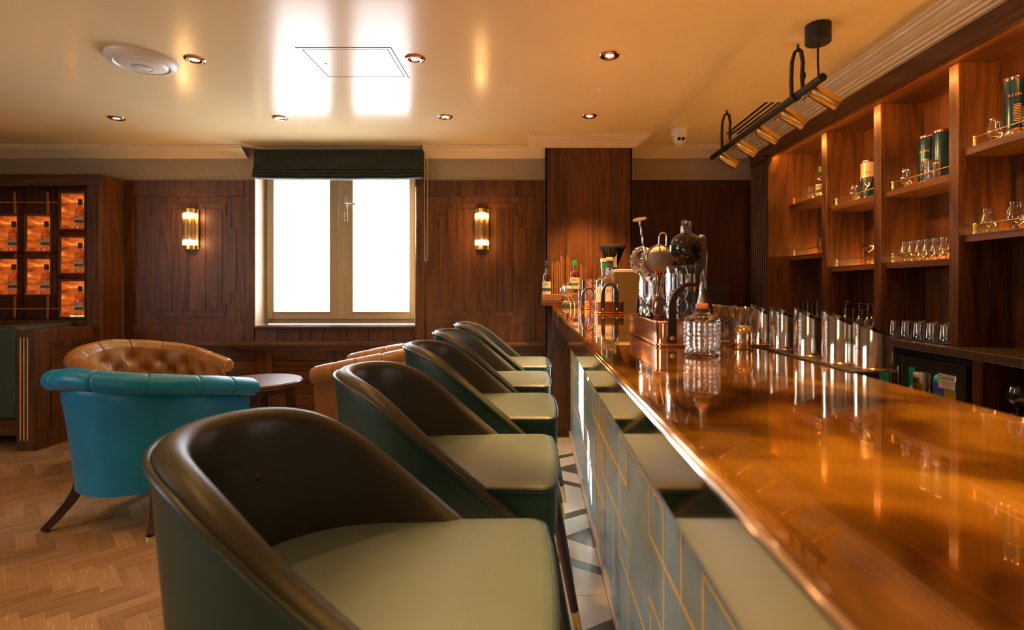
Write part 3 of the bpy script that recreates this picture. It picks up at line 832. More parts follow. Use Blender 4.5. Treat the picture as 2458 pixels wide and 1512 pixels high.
# ---- tub chairs
def tub_chair(name, label, loc, rz, mat, outer, scale=1.0, b=.34, ab=.34, arm=.30, tuft=True, buttons=True, top=.80, drop=.125, NP=11):
    """rolled-arm tub chair; local +y is the way it faces"""
    t = thing(name, label, 'armchair', loc, rz, None)
    t.scale = (scale, scale, scale)
    Ls = [arm, pi * (b + ab) / 2 * 1.0, arm]; tot = sum(Ls)
    def path(s):
        """centre line of the shell in plan: point and outward normal"""
        q = s * tot
        if q < Ls[0]: return Vector((b, arm - q)), Vector((1, 0))
        if q > Ls[0] + Ls[1]: return Vector((-b, q - Ls[0] - Ls[1])), Vector((-1, 0))
        a = (q - Ls[0]) / Ls[1] * pi
        return Vector((b * cos(a), -ab * sin(a))), Vector((cos(a) / b, -sin(a) / ab)).normalized()
    def section(v):
        """(offset outwards, height) round the shell from outer bottom, over the roll, to inner bottom"""
        R = .054; rc = (.048, top - R)
        if v < .30:
            w = v / .30
            return (-.028 + .060 * w ** 1.25, .20 + (rc[1] - .042 - .20) * w)
        if v < .68:
            a = radians(-128 + (v - .30) / .38 * 318)
            return (rc[0] + R * cos(a), rc[1] + R * sin(a))
        w = (v - .68) / .32
        a = radians(190)
        p0 = (rc[0] + R * cos(a), rc[1] + R * sin(a))
        return (p0[0] - .065 * sin(w * 1.5), p0[1] + (.36 - p0[1]) * w)
    def shell(u, v):
        p, n = path(u); o, z = section(v)
        # the back sits a little higher than the arms
        lift = -drop * (abs(u - .5) / .5) ** 1.3
        zu = z; z += lift * max(0, min(1, (z - .3) / .4))
        d = 0
        if .33 < v < .70:                       # pleats across the roll
            k = (u * NP) % 1.0; k = min(k, 1 - k) / NP * tot
            d -= .008 * exp(-(k / .0045) ** 2)
            d += .001 * (1 - exp(-(k / .05) ** 2))
        if tuft and v >= .66:                   # diamond buttoning inside
            best = 9
            for r_, zz in enumerate((.655 + (top - .80), .565 + (top - .80), .475 + (top - .80))):
                ph = u * NP + (.5 if r_ % 2 else 0)
                k = (ph % 1.0); k = min(k, 1 - k) / NP * tot
                best = min(best, sqrt(k * k + (zu - zz) ** 2))
            d += .042 * (1 - exp(-(best / .042) ** 2)) - .026
            g1 = (u * NP + (zu - .655 - (top - .80)) / .18) % 1.0; g2 = (u * NP - (zu - .655 - (top - .80)) / .18) % 1.0
            g = min(min(g1, 1 - g1), min(g2, 1 - g2)) / NP * tot
            d -= .011 * exp(-(g / .006) ** 2) * (1 if zu < .70 else 0)
        e0 = section(max(0, v - .01)); e1 = section(min(1, v + .01))
        tx, tz = e1[0] - e0[0], e1[1] - e0[1]; ln = max(1e-6, sqrt(tx * tx + tz * tz))
        o += -(-tz / ln) * d * 1.0 if False else (tz / ln) * d * (1 if v < .30 else 1)
        z += -(tx / ln) * d
        q = p + n * o
        return (q.x, q.y, z)
    nu, nv = 340, 60
    mb = MB().grid(shell, nu, nv)
    if outer is mat:
        obj('shell', mb, mat, t, smooth=70)
    else:
        k = int(.30 * nv)
        me = mb.mesh('shell'); me.materials.append(mat); me.materials.append(outer)
        for pl in me.polygons:
            j = (pl.index % nv)
            pl.material_index = 1 if j < k - 1 else 0
        obj('shell', me, mat, t, smooth=70)
    if outer is mat:
        for u_ in (.315, .685):
            pts = [Vector(shell(u_, .30 * q / 14)) for q in range(15)]
            nn = path(u_)[1]; pts = [p + Vector((nn.x, nn.y, 0)) * .001 for p in pts]
            obj('seam', MB().tube(pts, .0035, 6), mat, t, smooth=60)
    for e in (0.0, 1.0):                        # scrolled arm fronts
        pts = [shell(e, v / 40) for v in range(41)]
        vs = [Vector(p) for p in pts]
        y = vs[0].y
        outl = [(p.x, p.z) for p in vs]
        f = obj('arm_front', MB().prism(outl, y - .004, y + .010, 'y'), outer if outer is not mat else mat, t)
        c = Vector(((.048 + b) * (1 if e == 0 else -1), y + .010, top - .054 - drop))
        nm = MB()
        for q in range(18):
            a = radians(-40 + 230 * q / 17)
            r_ = .038
            nm.ball((c.x + r_ * cos(a) * (1 if e == 0 else -1), c.y, c.z + r_ * sin(a)), .0042, 6, 4)
        o = obj('stud_nails', nm, M['brass'], f); o['kind'] = 'stuff'
    if tuft and buttons:
        for r_, zz in enumerate((.655 + (top - .80), .565 + (top - .80))):
            for k in range(NP):
                u = (k + (.5 if r_ % 2 else 0)) / NP
                if .03 < u < .97:
                    # find v with that height
                    v = .70
                    while v < .99 and section(v)[1] > zz: v += .01
                    p = shell(u, v)
                    obj('button', MB().ball(p, .009, 8, 6), mat, t, smooth=180)
    # seat cushion and frame
    sp_ = []
    for k in range(25):
        s = k / 24
        p, n = path(s); q = p - n * .055; sp_.append((q.x, q.y))
    obj('seat_cushion', MB().prism(sp_, .24, .45), mat, t, bevel=.025, seg=3)
    for (x, y, dx, dy) in ((b * .70, -ab * .56, .05, -.08), (-b * .60, -ab * .60, -.075, -.13), (b * .70, arm * .8, .01, .02), (-b * .66, arm * .8, -.01, .02)):
        n = 5; path3 = []
        for k in range(n):
            w = k / (n - 1)
            path3.append((x + dx * w ** 1.6, y + dy * w ** 1.6, .235 - .225 * w))
        lg = obj('leg', MB().tube(path3, [.040 - .014 * k / (n - 1) for k in range(n)], 4), M['chairleg'], t, bevel=.003)
        obj('glide', MB().lathe([(.018, 0), (.018, .010), (0, .010)], 14, (x + dx, y + dy, 0)), M['steel'], lg)
    return t
tub_chair('tub_armchair', 'teal blue leather tub armchair with rolled top, its back to the camera', (-2.06, 2.86, 0), radians(-12), M['blue_leather'], M['blue_leather'], .96, b=.357, ab=.36, arm=.29, tuft=True, buttons=False, top=.857, drop=.150, NP=9)
tub_chair('tub_armchair', 'tan brown buttoned leather tub armchair behind the blue one', (-2.73, 3.72, 0), radians(-112), M['tan_leather'], M['tan_leather'], .93, b=.36, ab=.36, arm=.36, top=.885, drop=.165, NP=9)
tub_chair('tub_armchair', 'tan leather tub armchair with brown suede outside, between the table and the stools', (-1.02, 3.47, 0), radians(90), M['tan_leather'], M['suede'], .97, b=.27, ab=.28, arm=.30, top=.875)

# ---- round table
tb = thing('round_table', 'low round dark wooden table with pale reflections, behind the blue armchair', 'table', (-1.83, 3.52, 0))
obj('table_top', MB().lathe([(0, .552), (.262, .552), (.272, .560), (.274, .575), (.266, .584), (0, .585)], 64), M['wood_table'], tb, smooth=40)
obj('apron', MB().lathe([(0, .51), (.205, .51), (.205, .553), (0, .553)], 48), M['chairleg'], tb, smooth=40)
for k in range(4):
    a = radians(-72 + 90 * k)
    ca, sa = cos(a), sin(a)
    b = MB(); w = .026
    top_, bot = Vector((.19 * ca, .19 * sa, .54)), Vector((.235 * ca, .235 * sa, 0))
    b.tube([top_, bot], [.037, .028], 4)
    obj('leg', b, M['chairleg'], tb, bevel=.003)

# ---- art deco wall sconces
sc = thing('wall_sconce', 'x', 'wall lamp', (0, 0, 0), 0, 'brass and glass rod sconces')
obj('back_plate', MB().box(-.062, .062, -.008, 0, -.178, .178), M['brass'], sc, bevel=.002)
hc = [( .058 * cos(pi + pi * k / 20), .066 * sin(pi + pi * k / 20)) for k in range(21)]
for z0, z1 in ((.138, .178), (-.178, -.138)):
    obj('end_cap', MB().prism([(p[0] * .82, p[1] * .86 - .008) for p in hc], z0, z1), M['brass'], sc, smooth=40)
for z0, z1 in ((.100, .146), (-.146, -.100)):
    obj('lamp', MB().prism([(p[0] * .72, p[1] * .74 - .008) for p in hc], z0, z1), M['sconce_glow'], sc, smooth=40)
obj('core_plate', MB().prism([(p[0] * .6, p[1] * .55 - .008) for p in hc], -.10, .10), M['brass'], sc, smooth=40)
for k in range(13):
    a = pi + pi * (k + .5) / 13
    obj('glass_rod', MB().cyl((.058 * cos(a), .066 * sin(a) - .008, -.146), (.058 * cos(a), .066 * sin(a) - .008, .146), .0062, seg=8), M['glass'], sc, smooth=60)
for z in (.115, -.115):
    l = lamp('sconce_lamp', 'POINT', (0, -.125, z), 1.6, WARM, None, shadow_soft_size=.03); l.parent = sc
sc.location = (-2.985, YB - .002, 1.708); sc['label'] = 'half round brass and glass rod wall lamp on the panel left of the window'
dup(sc, (-.448, YB - .002, 1.708), label='half round brass and glass rod wall lamp on the panel right of the window')
# ================================================================== THE BAR
BT = 1.06; BX0, BX1 = 0.131, 0.530; PX = 0.300
bar = thing('bar_counter', 'long bar counter with a glossy copper top and blue brass inlaid front', 'bar counter', (0, 0, 0))
obj('bar_top', MB().box(BX0 + .004, BX1, -1.2, 4.268, .984, BT), M['bar_copper'], bar, bevel=.006, seg=3)
obj('front_apron', MB().box(BX0, BX0 + .01, -1.2, 4.268, .982, BT - .0035), M['bar_edge'], bar, bevel=.0045, seg=3, label='mirror polished copper edge of the bar top')
obj('front_panel', MB().box(PX, PX + .03, -1.2, 4.268, .03, .99), M['blue_panel'], bar, label='blue grey front panel with brass inlay lines')
obj('carcass', MB().box(PX + .03, BX1 - .03, -1.2, 4.268, 0, .984), M['wood_dim'], bar)
obj('plinth', MB().box(XP + .001, PX + .01, -1.2, 4.266, 0, .045), M['marble'], bar, bevel=.003)
obj('worktop', MB().box(BX1 - .03, .86, .3, 4.268, .86, .90), M['steel'], bar, bevel=.003)
obj('worktop_cabinet', MB().box(BX1 - .03, .82, .3, 4.268, 0, .86), M['black'], bar)
obj('end_ledge', MB().box(.063, .53, 4.02, 4.287, BT + .0005, BT + .034), wx, bar, bevel=.004)
# inlaid brass fret: (kind, position, from, to)
fret = [('V', .933, .03, .693), ('H', .693, .62, .933), ('H', .562, .62, 1.37), ('V', 1.214, .03, .693), ('V', 1.37, .562, .712),
        ('H', .693, 1.214, 1.85), ('V', 1.07, .562, .71), ('V', 1.69, .555, .712), ('H', .565, 1.69, 2.285), ('V', 1.83, .278, .693),
        ('H', .40, 1.675, 2.29), ('V', 1.672, .03, .40), ('H', .278, .9, 1.83), ('V', 1.97, .03, .385), ('H', .40, .9, 1.366), ('V', 1.352, .03, .37)]
inlay_n = [0]
def inlay(k, p, a, c, dy=0):
    inlay_n[0] += 1; q_ = PX - .0010 - .00003 * inlay_n[0]
    if k == 'V': mb = MB().box(q_, PX + .002, p + dy - .0055, p + dy + .0055, a, c)
    else: mb = MB().box(q_, PX + .002, a + dy, c + dy, p - .0055, p + .0055)
    obj('inlay_strip', mb, M['brass_inlay'], bar)
for f in fret: inlay(*f)
for f in fret[:14]:
    inlay(*f, dy=1.30)
for k, p, a, c in (('V', 3.62, .62, .90), ('V', 3.75, .62, .90), ('H', .90, 2.5, 3.62), ('H', .86, 3.75, 4.2), ('V', 4.05, .4, .86), ('V', 4.18, .2, .8),
                   ('V', 2.28, .40, .88), ('V', 2.42, .03, .70), ('V', 3.86, .2, .75), ('H', .88, 1.85, 2.28), ('H', .60, 3.62, 4.1), ('H', .33, 3.4, 4.0)):
    inlay(k, p, a, c)

# ---- bar stools
def softmin(a, b_, k=26.0): return -math.log(exp(-k * a) + exp(-k * b_)) / k
def make_stool():
    t = thing('bar_stool', 'x', 'bar stool', (0, 0, 0), 0, 'green leather bar stools')
    a, b, xf = .275, .228, .20
    L0 = xf + .04; L1 = pi * (a + b) / 2; tot = 2 * L0 + L1
    def path(s):
        q = s * tot
        if q < L0: return Vector((xf - q, -b)), Vector((0, -1))
        if q > L0 + L1: return Vector((-.04 + q - L0 - L1, b)), Vector((0, 1))
        w = (q - L0) / L1 * pi
        n = Vector((-sin(w) / a, -cos(w) / b)).normalized()
        return Vector((-.04 - a * sin(w), -b * cos(w))), n
    def zr(x): return max(.655, softmin(.994, .668 + .86 * (.184 - x)))
    TH = .046
    def shell(u, v):
        p, n = path(u); z1 = zr(p.x); zb = .585
        if v < .40:
            w = v / .40; o = -.030 * (1 - w) * (1 if True else 0); z = zb + (z1 - .016 - zb) * w
        elif v < .68:
            w = (v - .40) / .28 * pi
            o = -TH / 2 + TH / 2 * cos(w); z = z1 - .016 + .022 * sin(w)
        else:
            w = (v - .68) / .32; o = -TH - .006 * sin(w * pi); z = z1 - .016 + (.655 - (z1 - .016)) * w
        q = p + n * o
        return (q.x, q.y, z)
    nu, nv = 72, 30
    me = MB().grid(shell, nu, nv).mesh('shell')
    me.materials.append(M['green']); me.materials.append(M['green_warm'])
    for pl in me.polygons: pl.material_index = 0 if (pl.index % nv) < int(nv * .40) else 1
    obj('shell', me, None, t, smooth=180, label='curved green leather back sloping down to the arms')
    pp = []
    for k in range(61):
        p, n = path(k / 60); q = p + n * .002; pp.append((q.x, q.y, zr(p.x) - .010))
    obj('rim_piping', MB().tube(pp, .0052, 8), M['piping'], t, smooth=60)
    # inside buttons
    for k in (.40, .60):
        p, n = path(k); q = p - n * (TH + .001)
        obj('button', MB().ball((q.x, q.y, .885), .007, 10, 6), M['green_warm'], t, smooth=180)
    # seat cushion
    ol = []
    hw, xb, fr, R = .207, -.215, .240, .034
    for k in range(25):
        w = pi / 2 + pi * k / 24; ol.append((xb + .19 + (xb * 0) + .215 * cos(w) - .02, hw * sin(w)))
    cx = fr - R
    for k in range(9):
        w = -pi / 2 + pi / 2 * k / 8; ol.append((cx + R * cos(w), -hw - .006 + R + R * sin(w)))
    for k in range(1, 6):
        yy = -hw - .006 + R + (2 * (hw + .006 - R)) * k / 6
        ol.append((fr + .010 * (1 - (yy / hw) ** 2), yy))
    for k in range(9):
        w = pi / 2 * k / 8; ol.append((cx + R * cos(w), hw + .006 - R + R * sin(w)))
    n = len(ol); cc_ = Vector((.03, 0))
    prof = [(.96, .640), (1.0, .650), (1.0, .748), (.992, .757), (.97, .763), (.90, .767), (.70, .770), (.4, .772), (.15, .773)]
    vs = []; fs = []
    for (s, z) in prof:
        for p in ol:
            q = cc_ + (Vector(p) - cc_) * s; vs.append((q.x, q.y, z))
    for i in range(len(prof) - 1):
        for k in range(n): fs.append((i * n + k, i * n + (k + 1) % n, (i + 1) * n + (k + 1) % n, (i + 1) * n + k))
    fs.append(tuple(range(n))[::-1]); fs.append(tuple(range((len(prof) - 1) * n, len(prof) * n)))
    me = MB().add(vs, fs).mesh('seat_cushion'); me.materials.append(M['green_sheen']); me.materials.append(M['green'])
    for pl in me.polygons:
        pl.material_index = 1 if pl.center.z < .752 else 0  # top faces take the paler copy, so the sheen sits in the colour
    sc_ = obj('seat_cushion', me, None, t, smooth=50, label='seat cushion, its top coloured paler for the window sheen')
    obj('seat_piping', MB().tube([(p[0], p[1], .756) for p in ol], .0048, 8, closed=True), M['piping'], sc_, smooth=60)
    obj('seat_base', MB().prism([((p[0] - .03) * .90 + .02, p[1] * .9) for p in ol], .585, .642), M['black'], t)
    for (x, y, dx, dy) in ((.205, -.145, .115, -.03), (.205, .145, .115, .03), (-.19, -.13, -.09, -.04), (-.19, .13, -.09, .04)):
        def at(z): w = (.60 - z) / .60; return (x + dx * w, y + dy * w, z)
        l = obj('leg', MB().tube([at(.60), at(.30), at(.085)], [.022, .0175, .0145], 10), M['chairleg'], t, smooth=50)
        obj('ferrule', MB().tube([at(.09), at(.0)], [.0152, .0115], 12), M['brass'], l, smooth=50, label='brass leg tip')
    return t
st_lab = ['green leather bar stool nearest the camera, the largest', 'second green leather bar stool from the camera',
          'third green leather bar stool, the middle one of the five', 'fourth green leather bar stool, its seat half sunlit',
          'fifth green leather bar stool, farthest and next to the column']
stool = make_stool()
for k, (y, x, rz) in enumerate(((.795, -.217, 0), (1.375, -.188, -.01), (1.985, -.163, .012), (2.565, -.167, -.015), (3.13, -.148, .02))):
    o = stool if k == 0 else dup(stool, (x, y, 0), rz)
    o.location = (x, y, 0); o.rotation_euler = (0, 0, rz); o['label'] = st_lab[k]

# ---- copper trays with leather handles
def rrect(hx, hy, r, n=6):
    pts = []
    for (cx, cy, a0) in ((hx - r, hy - r, 0), (-hx + r, hy - r, pi / 2), (-hx + r, -hy + r, pi), (hx - r, -hy + r, 3 * pi / 2)):
        for k in range(n + 1):
            a = a0 + pi / 2 * k / n; pts.append((cx + r * cos(a), cy + r * sin(a)))
    return pts
def tray(label, loc, hx, hy, h, hw, arch, sw=.022, rz=0):
    t = thing('copper_tray', label, 'tray', loc, rz, 'copper trays with leather handles')
    o_, i_ = rrect(hx, hy, .022), rrect(hx - .003, hy - .003, .019)
    n = len(o_); vs = []; fs = []
    for ring, z in ((o_, 0), (o_, h), (i_, h), (i_, .003)):
        vs += [(p[0], p[1], z) for p in ring]
    for q in range(3):
        for k in range(n): fs.append((q * n + k, q * n + (k + 1) % n, (q + 1) * n + (k + 1) % n, (q + 1) * n + k))
    fs.append(tuple(range(n))[::-1]); fs.append(tuple(range(3 * n, 4 * n)))
    obj('pan', MB().add(vs, fs), M['copper'], t, smooth=45)
    obj('rim', MB().tube([(p[0] * 1.0, p[1] * 1.0, h) for p in o_], .0028, 8, closed=True), M['copper'], t, smooth=60)
    obj('foot_bead', MB().tube([(p[0] * 1.004, p[1] * 1.004, .004) for p in o_], .003, 8, closed=True), M['copper'], t, smooth=60)
    for s in (-1, 1):
        y = s * (hy + .0035); z0 = h * .34
        path = [(-hw, y, z0 - .010), (-hw, y, z0 + .004), (-hw, y, h), (-hw * .99, y, h + (arch - h) * .4)]
        for k in range(1, 12):
            a = pi - pi * k / 12
            path.append((hw * cos(a), y, h + (arch - h) * (.4 + .6 * sin(a))))
        path += [(hw * .99, y, h + (arch - h) * .4), (hw, y, h), (hw, y, z0 + .004), (hw, y, z0 - .010)]
        m_ = len(path); wt = [min(1, max(0, (min(q, m_ - 1 - q) - 2.5) / 4)) for q in range(m_)]
        hd = obj('handle', MB().strap(path, (0, 1, 0), [.0042 + (sw * .8 - .0042) * q for q in wt], [sw * (1 - .55 * q) for q in wt]), M['strap'], t, bevel=.0012, label='dark brown leather strap handle')
        for q in (-1, 1):
            obj('rivet', MB().ball((q * hw, y + s * .003, z0), .0062, 12, 8, (1, .6, 1)), M['brass'], hd, smooth=180)
    return t
tray('polished copper tray with leather handles holding the two mixing glasses', (.3695, 1.435, BT + .001), .0765, .19, .057, .043, .147, .020)
tray('copper tray holding the two clear gin bottles near the bar end', (.412, 3.00, BT + .001), .078, .15, .062, .037, .160, .024)
tray('small copper tray of bar tools and straws, behind the gin bottle tray', (.352, 3.48, BT + .001), .064, .11, .05, .037, .135, .022)

# ---- mixing glasses and tools
def cut_glass(name, label, loc, r, h, cat='glass', n=9, wall=.0045, cut=.055, zf=.62, group=None, base=.016):
    prof = [(0, 0), (r * .9, 0), (r, .003)]
    m = 26
    for k in range(1, m): prof.append((r, .003 + (h - .006) * k / m))
    prof += [(r, h - .002), (r - .0012, h), (r - wall, h - .001), (r - wall, base + .004), (r - wall - .006, base), (0, base)]
    def rf(rr, a, z):
        if rr < r - .0005 or z < .006 or z > h * .93: return rr
        zz = z / h
        if zz < zf:
            k = 2 * pi / (2 * pi * r / n)
            d = abs(sin(n * a / 2 + z * k * .5)) * abs(sin(n * a / 2 - z * k * .5))
            return rr * (1 - cut * (1 - d) ** 3)
        return rr * (1 - cut * .7 * abs(cos(n * a / 1.0)) ** 6)
    return tag(obj(name, MB().lathe(prof, 72, (0, 0, 0), None, rf), M['crystal'], loc=loc, smooth=35), label, cat, group)
TZ = BT + .0045
cut_glass('mixing_glass', 'smaller cut crystal mixing glass with strainers, back of the copper tray', (.357, 1.53, TZ), .050, .172)
cut_glass('mixing_glass', 'large cut crystal mixing glass holding the black squeezer, front of the copper tray', (.3890, 1.345, TZ), .0510, .190)

t = thing('bar_spoon', 'twisted steel bar spoon with a flat disc end, in the smaller mixing glass', 'spoon', (.325, 1.515, TZ + .02))
pth = [Vector((.030, .01, 0)).lerp(Vector((-.024, -.02, .305)), k / 60) for k in range(61)]
tw = []
for k, p in enumerate(pth):
    a = k * 1.25; tw.append((p.x + .0010 * cos(a), p.y + .0010 * sin(a), p.z))
obj('stem', MB().tube(tw, .0028, 8), M['steel'], t, smooth=60)
obj('disc', MB().lathe([(0, -.001), (.019, -.0012), (.0205, .001), (.019, .0032), (0, .0035)], 28, (-.024, -.02, .307), Matrix.Rotation(radians(-12), 4, 'Y') @ Matrix.Rotation(radians(16), 4, 'X')), M['steel'], t, smooth=50)
def hawthorne(label, loc, rz, tilt, r=.043):
    t = thing('cocktail_strainer', label, 'strainer', loc, rz, None)
    R_ = Matrix.Rotation(radians(tilt), 4, 'Y') @ Matrix.Rotation(radians(90), 4, 'X')
    obj('plate', MB().lathe([(0, -.0008), (r * .80, -.0008), (r * .80, .0008), (0, .0008)], 28, (0, 0, 0), R_), M['steel'], t, smooth=40)
    coil = []
    N = 34
    for k in range(N * 10 + 1):
        w = k / (N * 10); a = radians(70 + 240 * w); q = 2 * pi * N * w
        rr = r + .0065 * cos(q)
        coil.append(R_ @ Vector((rr * cos(a), rr * sin(a), .0065 * sin(q))))
    obj('spring', MB().tube(coil, .00125, 5), M['steel'], t, smooth=60, label='coiled steel spring')
    obj('handle', MB().tube([R_ @ Vector((r * .7, -.012, 0)), Vector((.026, .012, -.07)), Vector((.022, .012, -.165))], .005, 8, flat=(.4, 1.2)), M['steel'], t, smooth=60)
    return t
hawthorne('steel cocktail strainer with spring coil, at the far left of the mixing glass', (.318, 1.545, 1.277), radians(28), 8, .036)
hawthorne('steel cocktail strainer with spring coil, second one, beside the round mesh strainer', (.336, 1.505, 1.270), radians(34), 4, .036)
t = thing('mesh_strainer', 'round fine mesh strainer with copper rim and loop, in the smaller mixing glass', 'strainer', (.350, 1.463, 1.280))
R_ = Matrix.Rotation(radians(90), 4, 'X')
obj('mesh_bowl', MB().lathe([(.0352, 0), (.034, .004), (.028, .009), (.018, .013), (.008, .015), (0, .0155)], 32, (0, 0, 0), R_), M['steel_mesh'], t, smooth=180)
obj('rim', MB().tube([(.0365 * cos(2 * pi * k / 40), 0, .0365 * sin(2 * pi * k / 40)) for k in range(40)], .0026, 8, closed=True), M['copper'], t, smooth=60)
obj('loop', MB().tube([(-.002, 0, .036), (-.001, 0, .060)] + [(.009 - .010 * cos(pi * k / 8), 0, .060 + .011 * sin(pi * k / 8)) for k in range(1, 8)] + [(.019, 0, .060), (.018, 0, .032)], .0022, 8), M['steel'], t, smooth=60)
obj('handle', MB().tube([(-.008, 0, -.036), (-.012, .03, -.16)], .0024, 8).tube([(.012, 0, -.035), (-.006, .035, -.16)], .0024, 8), M['copper'], t, smooth=60)
t = thing('citrus_squeezer', 'glossy black ball shaped citrus squeezer with bolted hinge, in the large mixing glass', 'squeezer', (.3855, 1.335, 1.298))
obj('bowl', MB().ball((0, 0, 0), .0415, 32, 20), M['black_gloss'], t, smooth=180)
obj('seam_ring', MB().tube([(.042 * cos(2 * pi * k / 40) * .96, .042 * sin(2 * pi * k / 40) * .28, .042 * sin(2 * pi * k / 40) * .94) for k in range(40)], .0014, 6, closed=True), M['black'], t)
hg = obj('hinge', MB().box(-.012, .012, -.010, .010, .036, .060), M['steel'], t, bevel=.003)
for (x, y) in ((-.005, -.011), (.009, .008)):
    obj('bolt', MB().lathe([(0, .005), (.005, .005), (.009, .003), (.0098, -.003), (.008, -.005), (0, -.005)], 20, (x, y, .063), Matrix.Rotation(radians(78), 4, 'X') @ Matrix.Rotation(radians(14), 4, 'Y')), M['grey_rubber'], hg, smooth=40)
    obj('bolt_head', MB().ball((x, y - .005, .063), .0048, 14, 8), M['steel'], hg, smooth=180)
obj('handle', MB().tube([(.004, .005, -.03), (.010, .01, -.11), (.008, .01, -.19)], .010, 10, flat=(.5, 1)), M['black_gloss'], t, smooth=60)
t = thing('muddler', 'warm grey rounded muddler leaning in the large mixing glass', 'muddler', (.424, 1.375, TZ + .017))
obj('rod', MB().tube([(-.010, -.015, 0), (.004, -.006, .13), (.0125, .0, .215), (.0135, .0, .245), (.0138, 0, .255)], [.010, .012, .0135, .0125, .006], 16), M['grey_rubber'], t, smooth=80)
t = thing('tea_spoon', 'thin steel spoon at the right rim of the large mixing glass', 'spoon', (.430, 1.330, TZ + .018))
obj('stem', MB().tube([(-.030, 0, 0), (.004, .0, .16), (.0065, 0, .188)], [.0018, .0022, .0024], 8), M['steel'], t, smooth=60)
obj('bowl', MB().ball((.0068, 0, .197), .0055, 10, 8, (.55, .4, 2.2)), M['steel'], t, smooth=180)

# dash bottle
t = thing('bitters_bottle', 'square cut crystal bitters bottle with cork and steel dasher, before the copper tray', 'bottle', (.350, 1.098, BT + .0005))
R0 = .0375
prof = [(0, 0), (R0 * .86, 0), (R0 * .98, .004)]
for k in range(1, 41): prof.append((R0, .006 + .064 * k / 40))
prof += [(R0 * .98, .074), (R0 * .90, .0785), (R0 * .55, .084), (.0165, .086), (.0150, .088), (.0165, .092), (.0165, .096), (.011, .096), (.011, .084), (R0 - .006, .072), (R0 - .0055, .008), (0, .006)]
def rf(r, a, z):
    if r < R0 * .97 or not .005 < z < .072: return r
    g = max(abs(sin(a * 11)), 0.0) ** .5 * max(abs(sin((z - .006) * pi / .0092)), 0) ** .5
    waist = 1 - .10 * exp(-((z - .012) / .006) ** 2)
    return r * (.925 + .075 * g) * waist
obj('body', MB().lathe(prof, 132, (0, 0, 0), None, rf), M['crystal'], t, smooth=30)
obj('cork', MB().lathe([(0, .085), (.0105, .085), (.0125, .097), (.0125, .105), (.011, .107), (0, .107)], 20), plain('amber cork', (.42, .16, .04), .4), t, smooth=50)
obj('dasher', MB().lathe([(.0085, .107), (.008, .112), (.0056, .115), (.0050, .128), (.0032, .148), (.002, .150), (0, .150)], 16), M['steel'], t, smooth=50)

# ---- behind and beside the tray: flared glasses and copper dome
fl = [(0, .0), (.027, 0), (.029, .002), (.0275, .006), (.0225, .022), (.0205, .040), (.0235, .065), (.031, .087), (.0335, .092), (.032, .0925), (.0295, .087), (.022, .065), (.019, .040), (.0205, .024), (.0, .010)]
flm = MB().lathe(fl, 32).mesh('flared_glass')
for (x, y, lb) in ((.484, 1.450, 'flared clear glass just right of the large mixing glass'),
                   (.496, 1.262, 'flared clear glass behind the copper dome cup'),
                   (.490, 1.358, 'flared clear glass in the middle of the flared glasses'),
                   (.500, 1.560, 'flared clear glass farthest behind in the flared glass group')):
    tag(obj('flared_glass', flm, M['glass'], loc=(x, y, BT + .0005), smooth=50), lb, 'glass', 'flared glasses on the bar')
t = thing('copper_cup', 'small polished copper dome cup standing before the flared glasses', 'cup', (.478, 1.205, BT + .0005))
obj('dome', MB().lathe([(0, 0), (.0225, 0), (.0232, .003), (.0232, .020), (.0232, .036), (.019, .048), (.010, .0535), (0, .0545)], 32), plain('polished rose gold', (.90, .60, .32), .06, metal=1.0), t, smooth=50)
obj('band_line', MB().tube([(.0234 * cos(2 * pi * k / 32), .0234 * sin(2 * pi * k / 32), .022) for k in range(32)], .0007, 6, closed=True), M['copper'], t)

# ---- row of slant topped steel cups on a thin rubber mat at the back edge
tag(obj('bar_mat', MB().box(.522, .604, .872, 1.305, BT + .0002, BT + .0025), M['black'], bevel=.001), 'thin black rubber mat under the slanted steel cups at the back edge', 'mat')
def slant_cup(r, h, slope):
    n = 40; vs = []; fs = []
    def top(x, y): return h - slope * .8 * (x + r) - .34 * (r * .6 - y)
    rings = [[], [], [], []]
    for k in range(n):
        a = 2 * pi * k / n; x, y = r * cos(a), r * sin(a); xi, yi = (r - .0016) * cos(a), (r - .0016) * sin(a)
        rings[0].append((x, y, 0)); rings[1].append((x, y, top(x, y))); rings[2].append((xi, yi, top(xi, yi))); rings[3].append((xi, yi, .003))
    for q in rings: vs += q
    for q in range(3):
        for k in range(n): fs.append((q * n + k, q * n + (k + 1) % n, (q + 1) * n + (k + 1) % n, (q + 1) * n + k))
    fs.append(tuple(range(n))[::-1]); fs.append(tuple(range(3 * n, 4 * n)))
    return MB().add(vs, fs)
mirror = plain('mirror polished steel', (.86, .83, .79), .045, metal=1.0)
cup = None
for k, (x, y, h, s, lb) in enumerate(((.553, 1.27, .0985, .44, 'farthest of the row of slanted steel cups'), (.556, 1.175, .098, .46, 'second farthest of the row of slanted steel cups'),
                                      (.556, 1.065, .098, .50, 'middle one of the row of slanted steel cups'), (.556, .960, .099, .52, 'second nearest of the row of slanted steel cups'),
                                      (.577, .900, .097, .56, 'nearest of the row of slanted steel cups, dark on this side'))):
    if cup is None:
        cup = thing('slanted_cup', lb, 'cup', (x, y, BT + .0027), 0, 'slanted steel cups')
        obj('cup_wall', slant_cup(.0285, h, .48), mirror, cup, smooth=50)
        obj('base_ring', MB().tube([(.0288 * cos(2 * pi * q / 40), .0288 * sin(2 * pi * q / 40), .0022) for q in range(40)], .0016, 6, closed=True), M['copper'], cup, smooth=60)
    else:
        c = dup(cup, (x, y, BT + .0027), label=lb)
        if k == 4: c.scale = (1, 1, .82)

